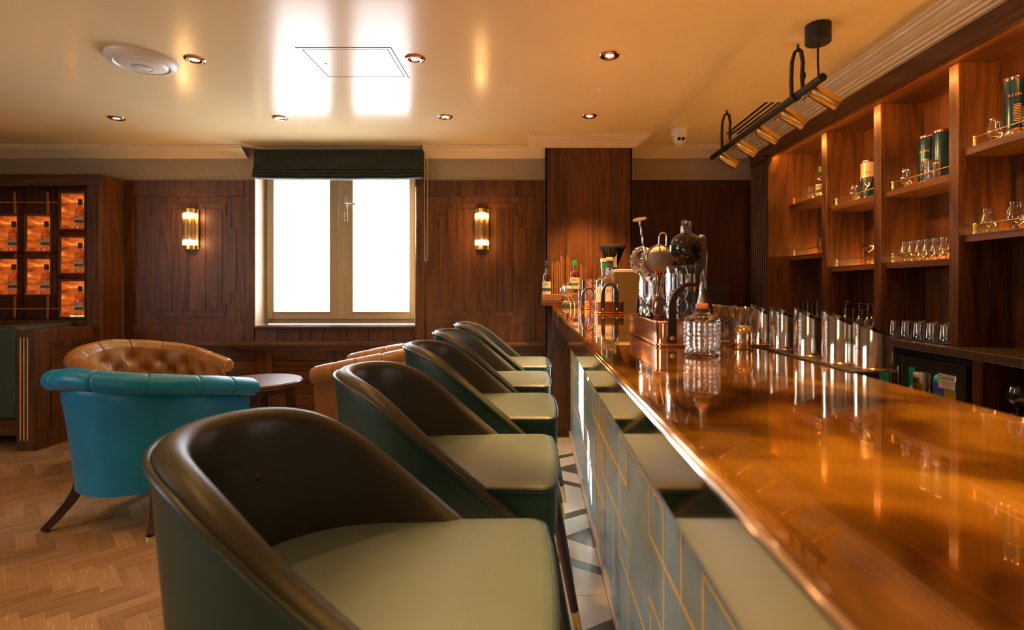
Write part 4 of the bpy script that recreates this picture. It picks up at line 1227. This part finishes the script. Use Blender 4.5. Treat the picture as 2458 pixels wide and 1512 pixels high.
# jigger behind the bar
t = thing('jigger', 'small steel cup top showing behind the back edge of the bar, before the fridge', 'jigger', (.700, .955, .9005))
obj('lower_cup', MB().lathe([(0, 0), (.021, 0), (.022, .002), (.017, .05), (.008, .085), (0, .085)], 28), M['steel'], t, smooth=50)
obj('upper_cup', MB().lathe([(0, .085), (.008, .085), (.0125, .11), (.0135, .145), (.0128, .146), (.0115, .112), (0, .10)], 28), M['steel'], t, smooth=50)

# ---- far end of the bar
def gin(loc, label, band):
    t = thing('gin_bottle', label, 'bottle', loc, 0, 'clear gin bottles')
    r, h = .051, .262
    obj('body', MB().lathe(lathe_bottle(r, h, .0165, .150, .205), 32), M['clear_bottle'], t, smooth=50)
    obj('liquid', MB().lathe([(0, .008), (r - .005, .008), (r - .005, .126), (0, .126)], 28), M['clear_bottle'], t, smooth=50)
    l = obj('label', wrap(r + .0006, .028, .140, -pi / 2 - 1.35, -pi / 2 + .10), M['white_label'], t, smooth=180)
    for q, ch in enumerate('LLEN'):
        a = -pi / 2 - .92 + q * .27
        mt = Matrix.Translation(((r + .0012) * cos(a), (r + .0012) * sin(a), .118)) @ Matrix.Rotation(a + pi / 2, 4, 'Z') @ Matrix.Rotation(pi / 2, 4, 'X')
        text('letter', ch, .019, M['black_print'], l, mt)
    obj('print', MB().add(wrap(r + .001, .05, .056, -pi / 2 - 1.1, -pi / 2).v, wrap(r, 0, 1, 0, 1).f).add(wrap(r + .001, .038, .044, -pi / 2 - 1.1, -pi / 2 - .2).v, wrap(r, 0, 1, 0, 1).f), M['slate_band'], l)
    obj('neck_band', MB().lathe([(.0172, .246), (.0188, .247), (.0188, .283), (.0172, .284)], 24), band, t, smooth=40)
    obj('stopper', MB().lathe([(.0165, .283), (.0205, .284), (.0205, .302), (.019, .304), (0, .304)], 24), M['cork'], t, smooth=40)
    obj('medal', MB().lathe([(0, -.0015), (.009, -.0015), (.009, .0015), (0, .0015)], 18, (.002, -.034, .196), Matrix.Rotation(radians(62), 4, 'X')), M['copper'], t, smooth=40)
    return t
gin((.413, 3.085, TZ), 'clear gin bottle with green neck band, the back one of the pair', M['green_cap'])
gin((.426, 2.955, TZ), 'clear gin bottle with grey neck band and round medal, the front one of the pair', M['slate_band'])
# straws, glass, tongs and small strainers in the third tray
t = tag(obj('straw_glass', MB().lathe([(0, 0), (.030, 0), (.033, .085), (.0315, .085), (.0285, .004), (0, .004)], 24), M['glass'], loc=(.374, 3.46, TZ), smooth=50), 'clear glass full of red striped paper straws in the small tray', 'glass')
def straw_mb(h):
    mb = MB(); n = 10; m = 44
    return MB().grid(lambda u, v: (.0036 * cos(2 * pi * v), .0036 * sin(2 * pi * v), h * u), m, n, False, True)
sme = straw_mb(.185).mesh('paper_straw'); sme.materials.append(M['white_straw']); sme.materials.append(M['red_straw'])
for p in sme.polygons:
    i, j = p.index // 10, p.index % 10
    p.material_index = 1 if ((i + j * .8) % 8) < 4 else 0
for k in range(9):
    a = 2 * pi * k / 8; r = .016 if k < 8 else 0
    o = obj('paper_straw', sme, None, loc=(.374 + r * cos(a), 3.46 + r * sin(a), TZ + .005), rot=(radians(-4 * sin(a)), radians(5 * cos(a)), k), smooth=60)
    tag(o, 'red and white striped paper straw standing in the glass near the gin bottles', 'straw', 'striped paper straws')
t = tag(obj('tool_glass', MB().lathe([(0, 0), (.022, 0), (.026, .11), (.0245, .11), (.0205, .006), (0, .006)], 24), M['glass'], loc=(.318, 3.45, TZ), smooth=50), 'slim clear glass holding the tongs, left of the straws', 'glass')
t = thing('bar_tongs', 'steel and black bar tongs standing in the slim glass beside the straws', 'tongs', (.318, 3.45, TZ + .007))
obj('arm', MB().tube([(-.014, 0, 0), (-.022, 0, .10)] + [(-.008 - .014 * cos(pi * k / 8), 0, .13 + .026 * sin(pi * k / 8)) for k in range(9)] + [(.008, 0, .06)], .0026, 8), M['steel'], t, smooth=60)
obj('grip', MB().tube([(.004, -.004, .08), (.010, -.006, .178)], [.006, .008], 10), M['black'], t, smooth=60)
for k, (x, y, lb) in enumerate(((.205, 3.40, 'left one of two small round tea strainers lying against the slim glass'), (.229, 3.37, 'right one of two small round tea strainers lying against the slim glass'))):
    t = thing('tea_strainer', lb, 'strainer', (x, y, BT + .118), radians(20), 'small tea strainers')
    R2 = Matrix.Rotation(radians(80), 4, 'X') @ Matrix.Rotation(radians(12), 4, 'Y')
    obj('mesh_bowl', MB().lathe([(.034, 0), (.031, .012), (.020, .024), (0, .028)], 24, (0, 0, 0), R2), M['steel_mesh'], t, smooth=180)
    obj('rim', MB().tube([R2 @ Vector((.035 * cos(2 * pi * q / 28), .035 * sin(2 * pi * q / 28), 0)) for q in range(28)], .002, 6, closed=True), M['steel'], t, smooth=60)
    obj('handle', MB().tube([(.016, 0, -.034), (.040, .01, -.075), (.048, .02, -.1175)], .003, 6), M['steel'], t, smooth=60)
    obj('hook', MB().tube([(-.016, 0, .030), (-.020, 0, .052), (-.008, 0, .054), (-.006, 0, .034)], .002, 6), M['steel'], t, smooth=60)
# card terminal
t = thing('card_terminal', 'grey card payment terminal lying at the far end of the bar', 'card terminal', (.275, 3.90, BT + .0005), radians(4))
obj('base', MB().prism([(-.062, .006), (-.056, 0), (.055, 0), (.06, .006), (.06, .022), (-.055, .026), (-.062, .018)], -.035, .035, 'y'), M['grey_plastic'], t, bevel=.003)
obj('lid', MB().prism([(-.055, .026), (-.01, .024), (-.012, .040), (-.045, .042)], -.033, .033, 'y'), plain('pale grey plastic', (.42, .40, .35), .5), t, bevel=.003)
obj('foot', MB().box(-.05, -.04, -.03, -.02, -.0004, .002).box(.04, .05, -.03, -.02, -.0004, .002), M['black'], t)
LZ = BT + .0345
# ledge: leather trays, whisky bottles, copper rods
t = thing('leather_tray', 'tan leather tray with studs at the left end of the wooden ledge', 'tray', (.155, 4.13, LZ + .0005))
obj('tray_wall', MB().box(-.088, .088, -.07, -.064, 0, .052).box(-.088, .088, .064, .07, 0, .052).box(-.088, -.082, -.064, .064, 0, .052).box(.082, .088, -.064, .064, 0, .052).box(-.088, .088, -.07, .07, 0, .006), M['tan_box'], t, bevel=.002)
for k in range(4): obj('stud', MB().ball((-.065 + .03 * k, -.0705, .012), .0032, 8, 6), M['steel'], t, smooth=180)
whisky_bottle((.106, 4.115, LZ + .008), 'whisky bottle with dark teal cap and cream label, left end of the ledge', 'whisky bottles on the ledge', .035, .275, M['teal_cap'], M['slate_band'], -pi / 2 - .2)
t = tag(obj('leather_box', MB().box(-.065, .085, -.06, .06, 0, .060), M['tan_box'], loc=(.325, 4.14, LZ + .0005), bevel=.003), 'tan leather covered box under the green capped whisky bottle', 'box')
whisky_bottle((.322, 4.125, LZ + .062), 'whisky bottle with green cap and green label band on the leather box', 'whisky bottles on the ledge', .041, .232, M['green_cap'], plain('moss green band', (.10, .20, .06), .6), -pi / 2 - .1)
rods = [(1326, 630), (1331, 637), (1335, 628), (1339, 625), (1343, 629), (1347, 615), (1350, 616), (1354, 621), (1361, 612), (1365, 619), (1370, 626), (1386, 630), (1393, 632), (1397, 635), (1406, 639)]
t = thing('rod_holder', 'low copper block holding the upright copper rods on the ledge', 'holder', (.27, 4.235, LZ + .0005))
obj('block', MB().box(-.145, .165, -.026, .026, 0, .05), M['copper'], t, bevel=.002)
for px, py in rods:
    d_ = 4.235; hh = sz(py, d_) - LZ - .051
    o = obj('copper_rod', MB().tube([(0, 0, 0), (0, 0, hh * .96), (0, 0, hh)], [.0042, .0042, .0025], 10), M['rod'], loc=(sx(px, d_), d_ + random.uniform(-.012, .012), LZ + .051), smooth=50)
    tag(o, 'slim upright copper rod of the cluster on the ledge by the column', 'rod', 'upright copper rods')
t = tag(obj('copper_tumbler', MB().lathe([(0, 0), (.024, 0), (.029, .075), (.0275, .075), (.023, .004), (0, .004)], 24), M['copper'], loc=(.252, 4.055, LZ + .0005), smooth=50), 'small copper tumbler between the leather tray and the leather box', 'tumbler')
# coffee machine and grinder hopper behind the bar end
t = thing('coffee_machine', 'olive gold coffee machine box behind the gin bottles', 'coffee machine', (.690, 3.98, .9005))
obj('body', MB().box(-.125, .128, -.20, .20, 0, .420), M['olive_metal'], t, bevel=.012, seg=3)
obj('top_tray', MB().box(-.10, .09, -.17, .17, .420, .432), M['white_paint'], t, bevel=.004)
obj('steam_knob', MB().ball((-.14, -.19, .25), .022, 14, 10), M['strap'], t, smooth=180)
obj('knob_arm', MB().cyl((-.14, -.19, .25), (-.11, -.17, .22), .010), M['strap'], t)
t = thing('coffee_hopper', 'smoked plastic coffee bean hopper with black lid, before the column', 'hopper', (.600, 4.02, 1.333))
obj('cone', MB().lathe([(.040, 0), (.045, .04), (.095, .165), (.092, .165), (.042, .042), (.037, .0)], 32), M['smoke_glass'], t, smooth=50)
obj('beans', MB().lathe([(0, .004), (.036, .004), (.041, .042), (.066, .105), (0, .118)], 24), plain('coffee beans', (.03, .013, .006), .5, noise=.5, nscale=200, bump=.8, bscale=150), t, smooth=60)
obj('lid', MB().lathe([(.0, .190), (.085, .188), (.102, .182), (.104, .168), (.098, .164), (0, .164)], 32), M['black'], t, smooth=50)
obj('collar', MB().lathe([(.046, -.0), (.046, .018), (.038, .02)], 24), M['black'], t, smooth=50)
# service station with till screen, in the shade right of the column
t = thing('service_cabinet', 'dark wooden service cabinet in the shade behind the bar end', 'cabinet', (1.36, 4.46, 0))
obj('body', MB().box(-.46, .46, -.15, .165, 0, .96), M['wood_dim'], t)
obj('top', MB().box(-.47, .47, -.17, .167, .96, .99), M['stone'], t, bevel=.003)
t = thing('till_screen', 'black till screen standing in the shade right of the column', 'screen', (1.54, 4.40, .9905), radians(-15))
obj('screen', MB().box(-.095, .095, -.01, .01, .05, .245), M['black'], t, bevel=.004)
obj('foot', MB().box(-.06, .06, -.05, .05, 0, .012).box(-.02, .02, -.006, .014, .012, .06), M['black'], t)
# ================================================================== BACK BAR (right)
SX = 2.02; BK = 2.265; CT = .92
bb = thing('back_bar_shelving', 'tall dark oak back bar shelving with brass gallery rails along the right wall', 'shelving', (0, 0, 0))
SOF = 2.23
obj('header', MB().box(1.868, 1.905, -.6, 4.555, SOF, 2.345), wy, bb, bevel=.003)
obj('soffit', MB().box(1.905, BK + .02, -.6, 4.50, SOF + .034, SOF + .05), wy, bb)
obj('header_bead', MB().box(1.864, 1.869, -.6, 4.555, SOF + .004, SOF + .014), wy, bb)
for k in range(9):
    y1 = 4.21 - .565 * k
    if y1 < .2: break
    obj('back_panel', MB().box(BK, BK + .02, y1 - .564, y1 - .001, CT, SOF + .034), wz, bb)
DY = [(3.623, 3.686), (3.060, 3.122), (2.500, 2.557), (1.94, 2.0), (1.38, 1.44)]
for (y0, y1) in DY:
    obj('divider', MB().box(SX + .004, BK, y0, y1, CT + .001, SOF + .034), wz, bb)
    obj('divider_edge', MB().box(SX - .012, SX + .012, y0 - .001, y1 + .001, CT + .001, SOF + .034), wz, bb, bevel=.004)
# fluted pilaster at the far end
obj('end_divider', MB().box(1.868, BK, 4.21, 4.27, CT + .001, SOF + .034), wz, bb)
pi_ = obj('pilaster', MB().box(1.876, 1.95, 4.225, 4.555, 0, SOF), wz, bb, bevel=.003)
for k in range(7):
    obj('flute', MB().tube([(1.876, 4.255 + .045 * k, .3), (1.876, 4.255 + .045 * k, 2.2)], .014, 8), wz, pi_, smooth=60)
obj('end_return', MB().box(1.95, BK + .02, 4.27, 4.555, 0, SOF + .034), wz, bb)
obj('led_strip', MB().box(1.906, 1.912, .3, 4.2, SOF + .016, SOF + .022), M['led_cove'], bb)
bays = [(3.686, 4.21, 1.855, 1.448), (3.122, 3.623, 1.755, 1.343), (2.557, 3.060, 1.755, 1.343), (2.0, 2.50, 1.855, 1.448), (1.44, 1.94, 1.755, 1.343)]
for (y0, y1, za, zb) in bays:
    for z in (za, zb):
        obj('shelf', MB().box(SX + .016, BK, y0 + .0005, y1 - .0005, z - .035, z), wy, bb, bevel=.002)
        sh = obj('gallery_rail', MB().cyl((SX + .036, y0 + .004, z + .044), (SX + .036, y1 - .004, z + .044), .0026, seg=8), M['brass'], bb, smooth=60)
        for y in (y0 + .035, y1 - .035):
            obj('rail_post', MB().lathe([(0, 0), (.0095, 0), (.0095, .004), (.006, .008), (.0075, .016), (.005, .020), (.0075, .030), (.005, .036), (.008, .042), (.008, .048), (.004, .052), (0, .053)], 14, (SX + .036, y, z)), M['brass'], sh, smooth=50)
        obj('led_strip', MB().box(BK - .012, BK - .004, y0 + .02, y1 - .02, z + .0005, z + .006), M['led_warm'], bb)
# counter
bc = thing('back_counter', 'dark stone back counter under the shelving', 'counter', (0, 0, 0))
obj('worktop', MB().box(1.93, XR, .2, 4.225, CT - .04, CT), M['stone'], bc, bevel=.003)
obj('upright', MB().box(1.945, XR, 2.29, 2.345, 0, CT - .041), wz, bc)
obj('upright', MB().box(1.945, XR, 3.36, 4.22, 0, CT - .041), M['wood_dim'], bc)
obj('low_shelf', MB().box(1.98, XR, .2, 2.29, .635, .665), M['wood_dim'], bc)
obj('cupboard', MB().box(1.98, XR, .2, 2.29, 0, .4), M['wood_dim'], bc)
obj('back_board', MB().box(2.275, XR, .2, 2.29, .665, CT - .041), M['wood_dim'], bc)

# fridge
fr = thing('bottle_fridge', 'black two door bottle fridge under the back counter', 'fridge', (0, 0, 0))
fx0, fy0, fy1, fz1 = 1.965, 2.40, 3.34, .868
obj('casing', MB().box(fx0 + .03, 2.285, fy0 - .02, fy0, .04, fz1).box(fx0 + .03, 2.285, fy1, fy1 + .015, .04, fz1).box(fx0 + .03, 2.285, fy0, fy1, fz1 - .03, fz1).box(fx0 + .03, 2.285, fy0, fy1, .04, .10).box(2.27, 2.285, fy0, fy1, .1, fz1 - .03), M['black'], fr)
obj('top_trim', MB().box(fx0 + .005, fx0 + .04, fy0 - .02, fy1 + .015, fz1 - .022, fz1), plain('dark grey metal', (.06, .055, .05), .3, metal=.8), fr, bevel=.002)
obj('inner_shelf', MB().box(fx0 + .045, 2.265, fy0 + .01, fy1 - .01, .60, .606), M['steel'], fr)
obj('inner_led', MB().box(fx0 + .05, fx0 + .06, fy0 + .04, fy1 - .04, .828, .836), M['led_white'], fr)
dgm = plain('black door frame', (.03, .028, .024), .3)
for (y0, y1) in ((fy0 + .005, 2.868), (2.872, fy1 - .005)):
    d = obj('door', frame_x(y0, y1, .10, .842, fx0, fx0 + .035, .055), dgm, fr, bevel=.002)
    obj('glass', MB().box(fx0 + .010, fx0 + .014, y0 + .05, y1 - .05, .15, .79), M['case_glass'], d)
    obj('handle', MB().box(fx0 - .012, fx0, y1 - .035 if y0 < 2.5 else y0 + .02, y1 - .02 if y0 < 2.5 else y0 + .035, .45, .78), M['steel'], d, bevel=.003)
# sticker with lettering on the near door's glass
def on_x(y, z, x): return Matrix(((0, 0, -1, x), (-1, 0, 0, y), (0, 1, 0, z), (0, 0, 0, 1)))
stk = obj('sticker', MB().box(fx0 + .0085, fx0 + .0098, 2.478, 2.578, .715, .785), M['white_label'], fr, label='white square sticker with black lettering')
text('lettering', 'Caterex', .027, M['black_print'], stk, on_x(2.530, .7665, fx0 + .0082), .0002)
for k, w in enumerate((.044, .040, .036)):
    obj('print_line', MB().box(fx0 + .0080, fx0 + .0086, 2.528 - w, 2.528 + w, .7475 - .008 * k, .7495 - .008 * k), M['black_print'], stk)
text('lettering', 'www.caterex.ie', .0095, M['blue_print'], stk, on_x(2.528, .7225, fx0 + .0082), .0002)
# what is in the fridge
def pack(name, label, cat, loc, mb_list, group=None):
    t = thing(name, label, cat, loc, 0, group)
    for (n, mb, m) in mb_list: obj(n, mb, m, t, smooth=50)
    return t
jb = lambda r, h: lathe_bottle(r, h, r * .42, h * .62, h * .82)
pack('juice_bottle', 'bottle of yellow juice behind the fridge sticker', 'bottle', (2.07, 2.50, .6065), [('body', MB().lathe(jb(.040, .19), 24), M['yellow']), ('cap', MB().lathe([(.019, .17), (.019, .195), (0, .195)], 16), M['green_pack']), ('label', wrap(.0406, .10, .135, -pi - .9, -pi / 2 + .7), M['violet_pack'])], 'juice bottles in the fridge')
pack('juice_bottle', 'second bottle of yellow juice farther inside the fridge, beside the first', 'bottle', (2.07, 2.60, .6065), [('body', MB().lathe(jb(.040, .19), 24), M['yellow']), ('cap', MB().lathe([(.019, .17), (.019, .195), (0, .195)], 16), M['violet_pack']), ('label', wrap(.0406, .09, .135, -pi - .9, -pi / 2 + .7), M['violet_pack'])], 'juice bottles in the fridge')
pack('drink_bottle', 'green and violet labelled drink bottle in the near fridge door', 'bottle', (2.09, 2.71, .6065), [('body', MB().lathe(jb(.034, .18), 24), M['green_pack']), ('cap', MB().lathe([(.016, .165), (.016, .185), (0, .185)], 16), M['white_label']), ('label', wrap(.0346, .06, .11, -pi - .9, -pi / 2 + .7), M['violet_pack'])])
for k, y in enumerate((2.98, 3.08)):
    pack('drink_carton', ('green drink carton in the far fridge door, nearer one', 'green drink carton in the far fridge door, farther one')[k], 'carton', (2.08, y, .6065), [('box', MB().box(-.04, .04, -.04, .04, 0, .16), M['green_pack']), ('band', MB().box(-.0405, .0405, -.0405, .0405, .01, .05), M['white_label'])], 'green cartons in the fridge')

# ---- glassware profiles
def rev(prof): return prof
GLEN = [(0, 0), (.019, 0), (.0195, .003), (.010, .012), (.009, .018), (.016, .025), (.029, .036), (.0335, .050), (.031, .068), (.025, .090), (.0225, .112), (.0235, .116)]
COUPE = [(0, 0), (.034, 0), (.033, .003), (.006, .008), (.0036, .02), (.0036, .075), (.007, .084), (.026, .094), (.040, .112), (.044, .132)]
NICK = [(0, 0), (.033, 0), (.032, .003), (.006, .008), (.0036, .02), (.0036, .060), (.008, .068), (.026, .084), (.036, .105), (.038, .135)]
WINE = [(0, 0), (.036, 0), (.035, .003), (.006, .009), (.0038, .02), (.0038, .080), (.008, .090), (.028, .108), (.036, .135), (.033, .170), (.030, .190)]
FLUTE = [(0, 0), (.032, 0), (.031, .003), (.006, .008), (.0036, .02), (.0036, .085), (.008, .095), (.022, .115), (.027, .150), (.026, .18)]
TUMB = [(0, .0), (.026, .0), (.028, .003), (.033, .090), (.0318, .090), (.0262, .008), (0, .008)]
COPA = [(0, 0), (.030, 0), (.029, .003), (.006, .008), (.005, .020), (.010, .028), (.034, .045), (.041, .065), (.038, .090), (.031, .115)]
gm = {}
def gmesh(nm, prof, seg=20, flip=False):
    k = (nm, flip)
    if k not in gm:
        p = prof if not flip else [(r, max(q[1] for q in prof) - z) for (r, z) in prof]
        me = MB().lathe(p, seg).mesh(nm)
        gm[k] = me
    return gm[k]
def gl(nm, prof, x, y, z, label, group=None, flip=False, s=1.0):
    o = obj(nm, gmesh(nm, prof, 20, flip), M['glass'], loc=(x, y, z + .0006), smooth=50)
    if s != 1.0: o.scale = (s, s, s)
    return tag(o, label, 'glass', group)
S1, S4, L1, L4 = 1.755, 1.855, 1.343, 1.448
gg = 'nosing glasses on the shelves'
gl('nosing_glass', GLEN, 2.11, 4.035, S4, 'left one of two nosing glasses on the top shelf of the farthest bay', gg)
gl('nosing_glass', GLEN, 2.12, 3.945, S4, 'right one of two nosing glasses, close to the whisky bottle in the farthest bay', gg)
gl('nosing_glass', GLEN, 2.11, 3.87, L4, 'single nosing glass on the lower shelf of the farthest bay', gg)
gl('nosing_glass', GLEN, 2.11, 3.475, S1, 'nosing glass on the top shelf of the second bay, left of the cream tin', gg)
gl('nosing_glass', GLEN, 2.11, 2.995, S1, 'nosing glass on the top shelf of the third bay, left of the cut tumbler', gg)
gl('nosing_glass', GLEN, 2.11, 2.42, S4, 'nosing glass on the top shelf of the nearest bay, left of the dark tin', gg)
gl('nosing_glass', GLEN, 2.10, 2.445, L4, 'footed nosing glass on the lower shelf of the nearest bay, the left one', gg)
gl('nosing_glass', GLEN, 2.10, 2.305, L4, 'footed nosing glass on the lower shelf of the nearest bay, cut by the frame', gg, s=1.08)
gl('cocktail_glass', NICK, 2.085, 3.325, S1, 'stemmed cocktail glass in front of the cream tin', None)
gl('coupe_glass', COUPE, 2.10, 3.315, L1, 'single coupe glass on the lower shelf of the second bay', None)
for k in range(8):
    gl('nosing_glass', GLEN, 2.104, 2.99 - .057 * k, L1, ('farthest', 'second farthest', 'third farthest', 'fourth farthest', 'fourth nearest', 'third nearest', 'second nearest', 'nearest')[k] + ' nosing glass in the tight row of eight on the lower shelf', 'row of nosing glasses on the lower shelf')
# cut tumblers
tag(obj('cut_tumbler', MB().lathe([(0, 0), (.040, 0), (.0425, .003)] + [(.0425, .003 + .109 * k / 20) for k in range(1, 20)] + [(.0425, .112), (.039, .112), (.039, .02), (0, .02)], 48, (0, 0, 0), None, lambda r, a, z: r * (1 - .05 * (1 - abs(sin(8 * a + z * 75)) * abs(sin(8 * a - z * 75)))) if (r > .042 and .004 < z < .06) else (r * (1 - .03 * abs(cos(8 * a)) ** 4) if (r > .042 and z < .108) else r)), M['crystal_thin'], loc=(2.106, 2.80, S1 + .0006), smooth=35), 'cut crystal tumbler in front of the dark tins in the third bay', 'glass', 'cut crystal tumblers')
ct_ = bpy.data.objects['cut_tumbler']
def dup1(o, loc, label):
    c = o.copy(); COL.objects.link(c); c.location = loc; c['label'] = label; return c
dup1(ct_, (2.112, 2.62, S1 + .0006), 'cut crystal tumbler half hidden by the divider, beside the second dark tin')
dup1(ct_, (2.112, 2.225, S4 + .0006), 'cut crystal tumbler before the dark tin at the right edge of the photo')
# tins
def tin(label, loc, mat, r=.042, h=.262, letters=None, face=0.0, two=None):
    t = thing('whisky_tin', label, 'tin', loc, 0, 'whisky tins')
    if two is None:
        obj('wall', MB().lathe([(0, .0), (r, 0), (r, h - .012), (0, h - .012)], 36), mat, t, smooth=40)
    else:
        obj('wall', MB().lathe([(0, .0), (r, 0), (r, h * .60), (0, h * .60)], 36), M['navy_tin'], t, smooth=40)
        obj('upper_wall', MB().lathe([(0, h * .58), (r + .0004, h * .58), (r + .0004, h - .012), (0, h - .012)], 36), mat, t, smooth=40, label='cream upper half')
    obj('lid', MB().lathe([(r + .0006, h - .014), (r + .0014, h - .012), (r + .0014, h - .001), (r, h), (0, h)], 36), M['copper'], t, smooth=40)
    obj('bottom_band', MB().lathe([(r + .0006, .0), (r + .001, .001), (r + .001, .034 if two is None else .012), (r + .0006, .035 if two is None else .013)], 36), M['copper'], t, smooth=40)
    if letters:
        a = face - .15; AW = dict(I=.15, L=.225, E=.23, N=.29)
        for q, chr_ in enumerate(letters):
            w_ = AW[chr_]; a += w_ / 2 + (AW[letters[q - 1]] / 2 if q else 0)
            mt = Matrix.Translation(((r + .0012) * cos(a), (r + .0012) * sin(a), h * .69)) @ Matrix.Rotation(a + pi / 2, 4, 'Z') @ Matrix.Rotation(pi / 2, 4, 'X')
            text('letter', chr_, .0165, M['gold_print'] if two is None else M['black_print'], t, mt)
        b = MB()
        for q in range(11):
            w = wrap(r + .0008, h * (.52 - .027 * q), h * (.532 - .027 * q), face + .35, face + .95, 6); b.add(w.v, w.f)
        if two is None: o = obj('small_print', b, M['gold_print'], t); o['kind'] = 'stuff'
    return t
tin('dark teal whisky tin at the right edge, top shelf of the nearest bay', (2.118, 2.322, S4 + .0006), M['navy_tin'], letters='ILLEN', face=-pi + .30)
tin('dark teal whisky tin behind the cut tumbler, left one of the pair', (2.196, 2.945, S1 + .0006), M['navy_tin'], letters='ILLEN', face=-pi + .10, r=.046, h=.285)
tin('dark teal whisky tin partly behind the divider, right one of the pair', (2.196, 2.838, S1 + .0006), M['navy_tin'], r=.046, h=.285)
tin('cream topped whisky tin on the top shelf of the second bay', (2.170, 3.42, S1 + .0006), M['cream_tin'], letters='LLEN', face=-pi + .35, two=True, r=.046)
whisky_bottle((2.175, 4.0, S4 + .0006), 'whisky bottle with dark green cap on the top shelf of the farthest bay', 'shelf bottles', .036, .235, M['green_cap'], plain('olive band', (.12, .13, .05), .6), -pi + .5)
# glasses on the counter
n = 0
for r_ in range(3):
    for k in range(6):
        gl('champagne_glass', FLUTE, 2.06 + .066 * r_, 4.115 - .072 * k - .01 * r_, CT, 'upturned stemmed glass in the close rows on the counter of the farthest bay', 'upturned glasses in the farthest bay', True)
gl('wine_glass', WINE, 2.085, 3.53, CT, 'single upturned wine glass standing apart, left of the group in the second bay', None, True)
for (x, y) in ((2.07, 3.36), (2.15, 3.35), (2.07, 3.275), (2.15, 3.27), (2.07, 3.19), (2.15, 3.19)):
    gl('wine_glass', WINE, x, y, CT, 'upturned wine glass of the group on the counter of the second bay', 'upturned wine glasses in the second bay', True, .96)
for (x, y, wh) in ((2.00, 3.40, 'farthest'), (2.00, 3.31, 'middle'), (2.00, 3.22, 'nearest')):
    gl('goblet', COUPE, x, y, CT, wh + ' of three upturned short goblets before the wine glasses of the second bay', 'upturned goblets', True, 1.1)
t = tag(obj('drip_mat', MB().box(2.00, 2.255, 2.575, 3.05, CT + .0003, CT + .006), M['black'], bevel=.002), 'black ribbed rubber mat under the tumblers on the counter', 'mat')
for k in range(5):
    for r_ in range(3):
        gl('tumbler', TUMB, 2.05 + .074 * r_, 3.0 - .092 * k - .02 * r_, CT + .006, 'upturned tumbler in the block of tumblers on the black rubber mat', 'upturned tumblers on the mat', True)
gl('brandy_glass', COPA, 2.045, 2.235, .665, 'round brandy glass on the low shelf at the right edge, the left one', 'brandy glasses on the low shelf')
gl('brandy_glass', COPA, 2.05, 2.15, .665, 'round brandy glass on the low shelf, the right one cut by the frame', 'brandy glasses on the low shelf')

# ---- hanging lamp rail with five brass spots
RX, RZ = 1.325, 2.163
lr = thing('lamp_rail', 'black hanging ceiling rail with leather loops carrying five brass spotlights', 'lamp', (0, 0, 0))
obj('rail', MB().cyl((RX, 2.42, RZ), (RX, 3.92, RZ), .0185, seg=20), M['black'], lr, smooth=40)
obj('ceiling_rose', MB().lathe([(0, -.085), (.052, -.085), (.056, -.081), (.056, 0), (0, 0)], 32, (RX, 2.462, CEIL)), M['black'], lr, smooth=40)
obj('cable', MB().tube([(RX, 2.462, CEIL - .085), (RX, 2.462, CEIL - .13), (RX - .004, 2.455, 2.24), (RX - .003, 2.45, RZ)], .005, 8), M['black'], lr, smooth=60)
for y in (2.66, 3.64):
    obj('hook', MB().cyl((RX + .006, y, CEIL), (RX + .006, y, CEIL - .035), .006), M['black'], lr)
    path = [(RX, y, RZ - .020)]
    lp = [(-.026, .0), (-.028, .08), (-.024, .17), (-.010, .222), (.006, .236), (.022, .222), (.030, .17), (.026, .10), (.030, .04), (.010, -.018), (0, -.024)]
    pts = [(RX + p[0], y, RZ + p[1]) for p in lp]
    obj('leather_loop', MB().strap([pts[-1]] + [(RX - .018, y, RZ - .018)] + pts[:-1], (0, 1, 0), .020, .013), M['black'], lr, bevel=.0015)
    obj('loop_knot', MB().ball((RX + .032, y, RZ + .10), .018, 12, 8, (.7, .8, 1.5)), M['black'], lr, smooth=180)
for k, y in enumerate((2.545, 2.86, 3.17, 3.475, 3.80)):
    sp = obj('spotlight', MB(), M['brass'], lr) if False else None
    A = Vector((RX + .020, y, RZ - .014)); D = Vector((.80, -.12, -.56)).normalized()
    s0 = A + D * -.002; s1 = A + D * .135
    b = MB().tube([s0, s1], .036, 28)
    head = obj('spot_head', MB().tube([s0, s0 + D * .004, s1], [.031, .034, .034], 28, caps=False).tube([s0, s0 + D * .001], .031, 28), M['brass'], lr, smooth=40, label='brass spotlight head')
    obj('spot_bracket', MB().box(-.004, .004, -.030, .030, -.052, .028, Matrix.Translation(A + D * -.008) @ D.to_track_quat('X', 'Z').to_matrix().to_4x4()), M['brass'], lr, bevel=.001)
    obj('spot_lamp', MB().tube([s1 - D * .022, s1 - D * .020], .030, 24), M['bulb'], head, smooth=40)
    sl = lamp('spot_light', 'SPOT', s1 + D * .004, 8.0, (1.0, 0.52, 0.18), D, spot_size=radians(74), spot_blend=.6, shadow_soft_size=.028)
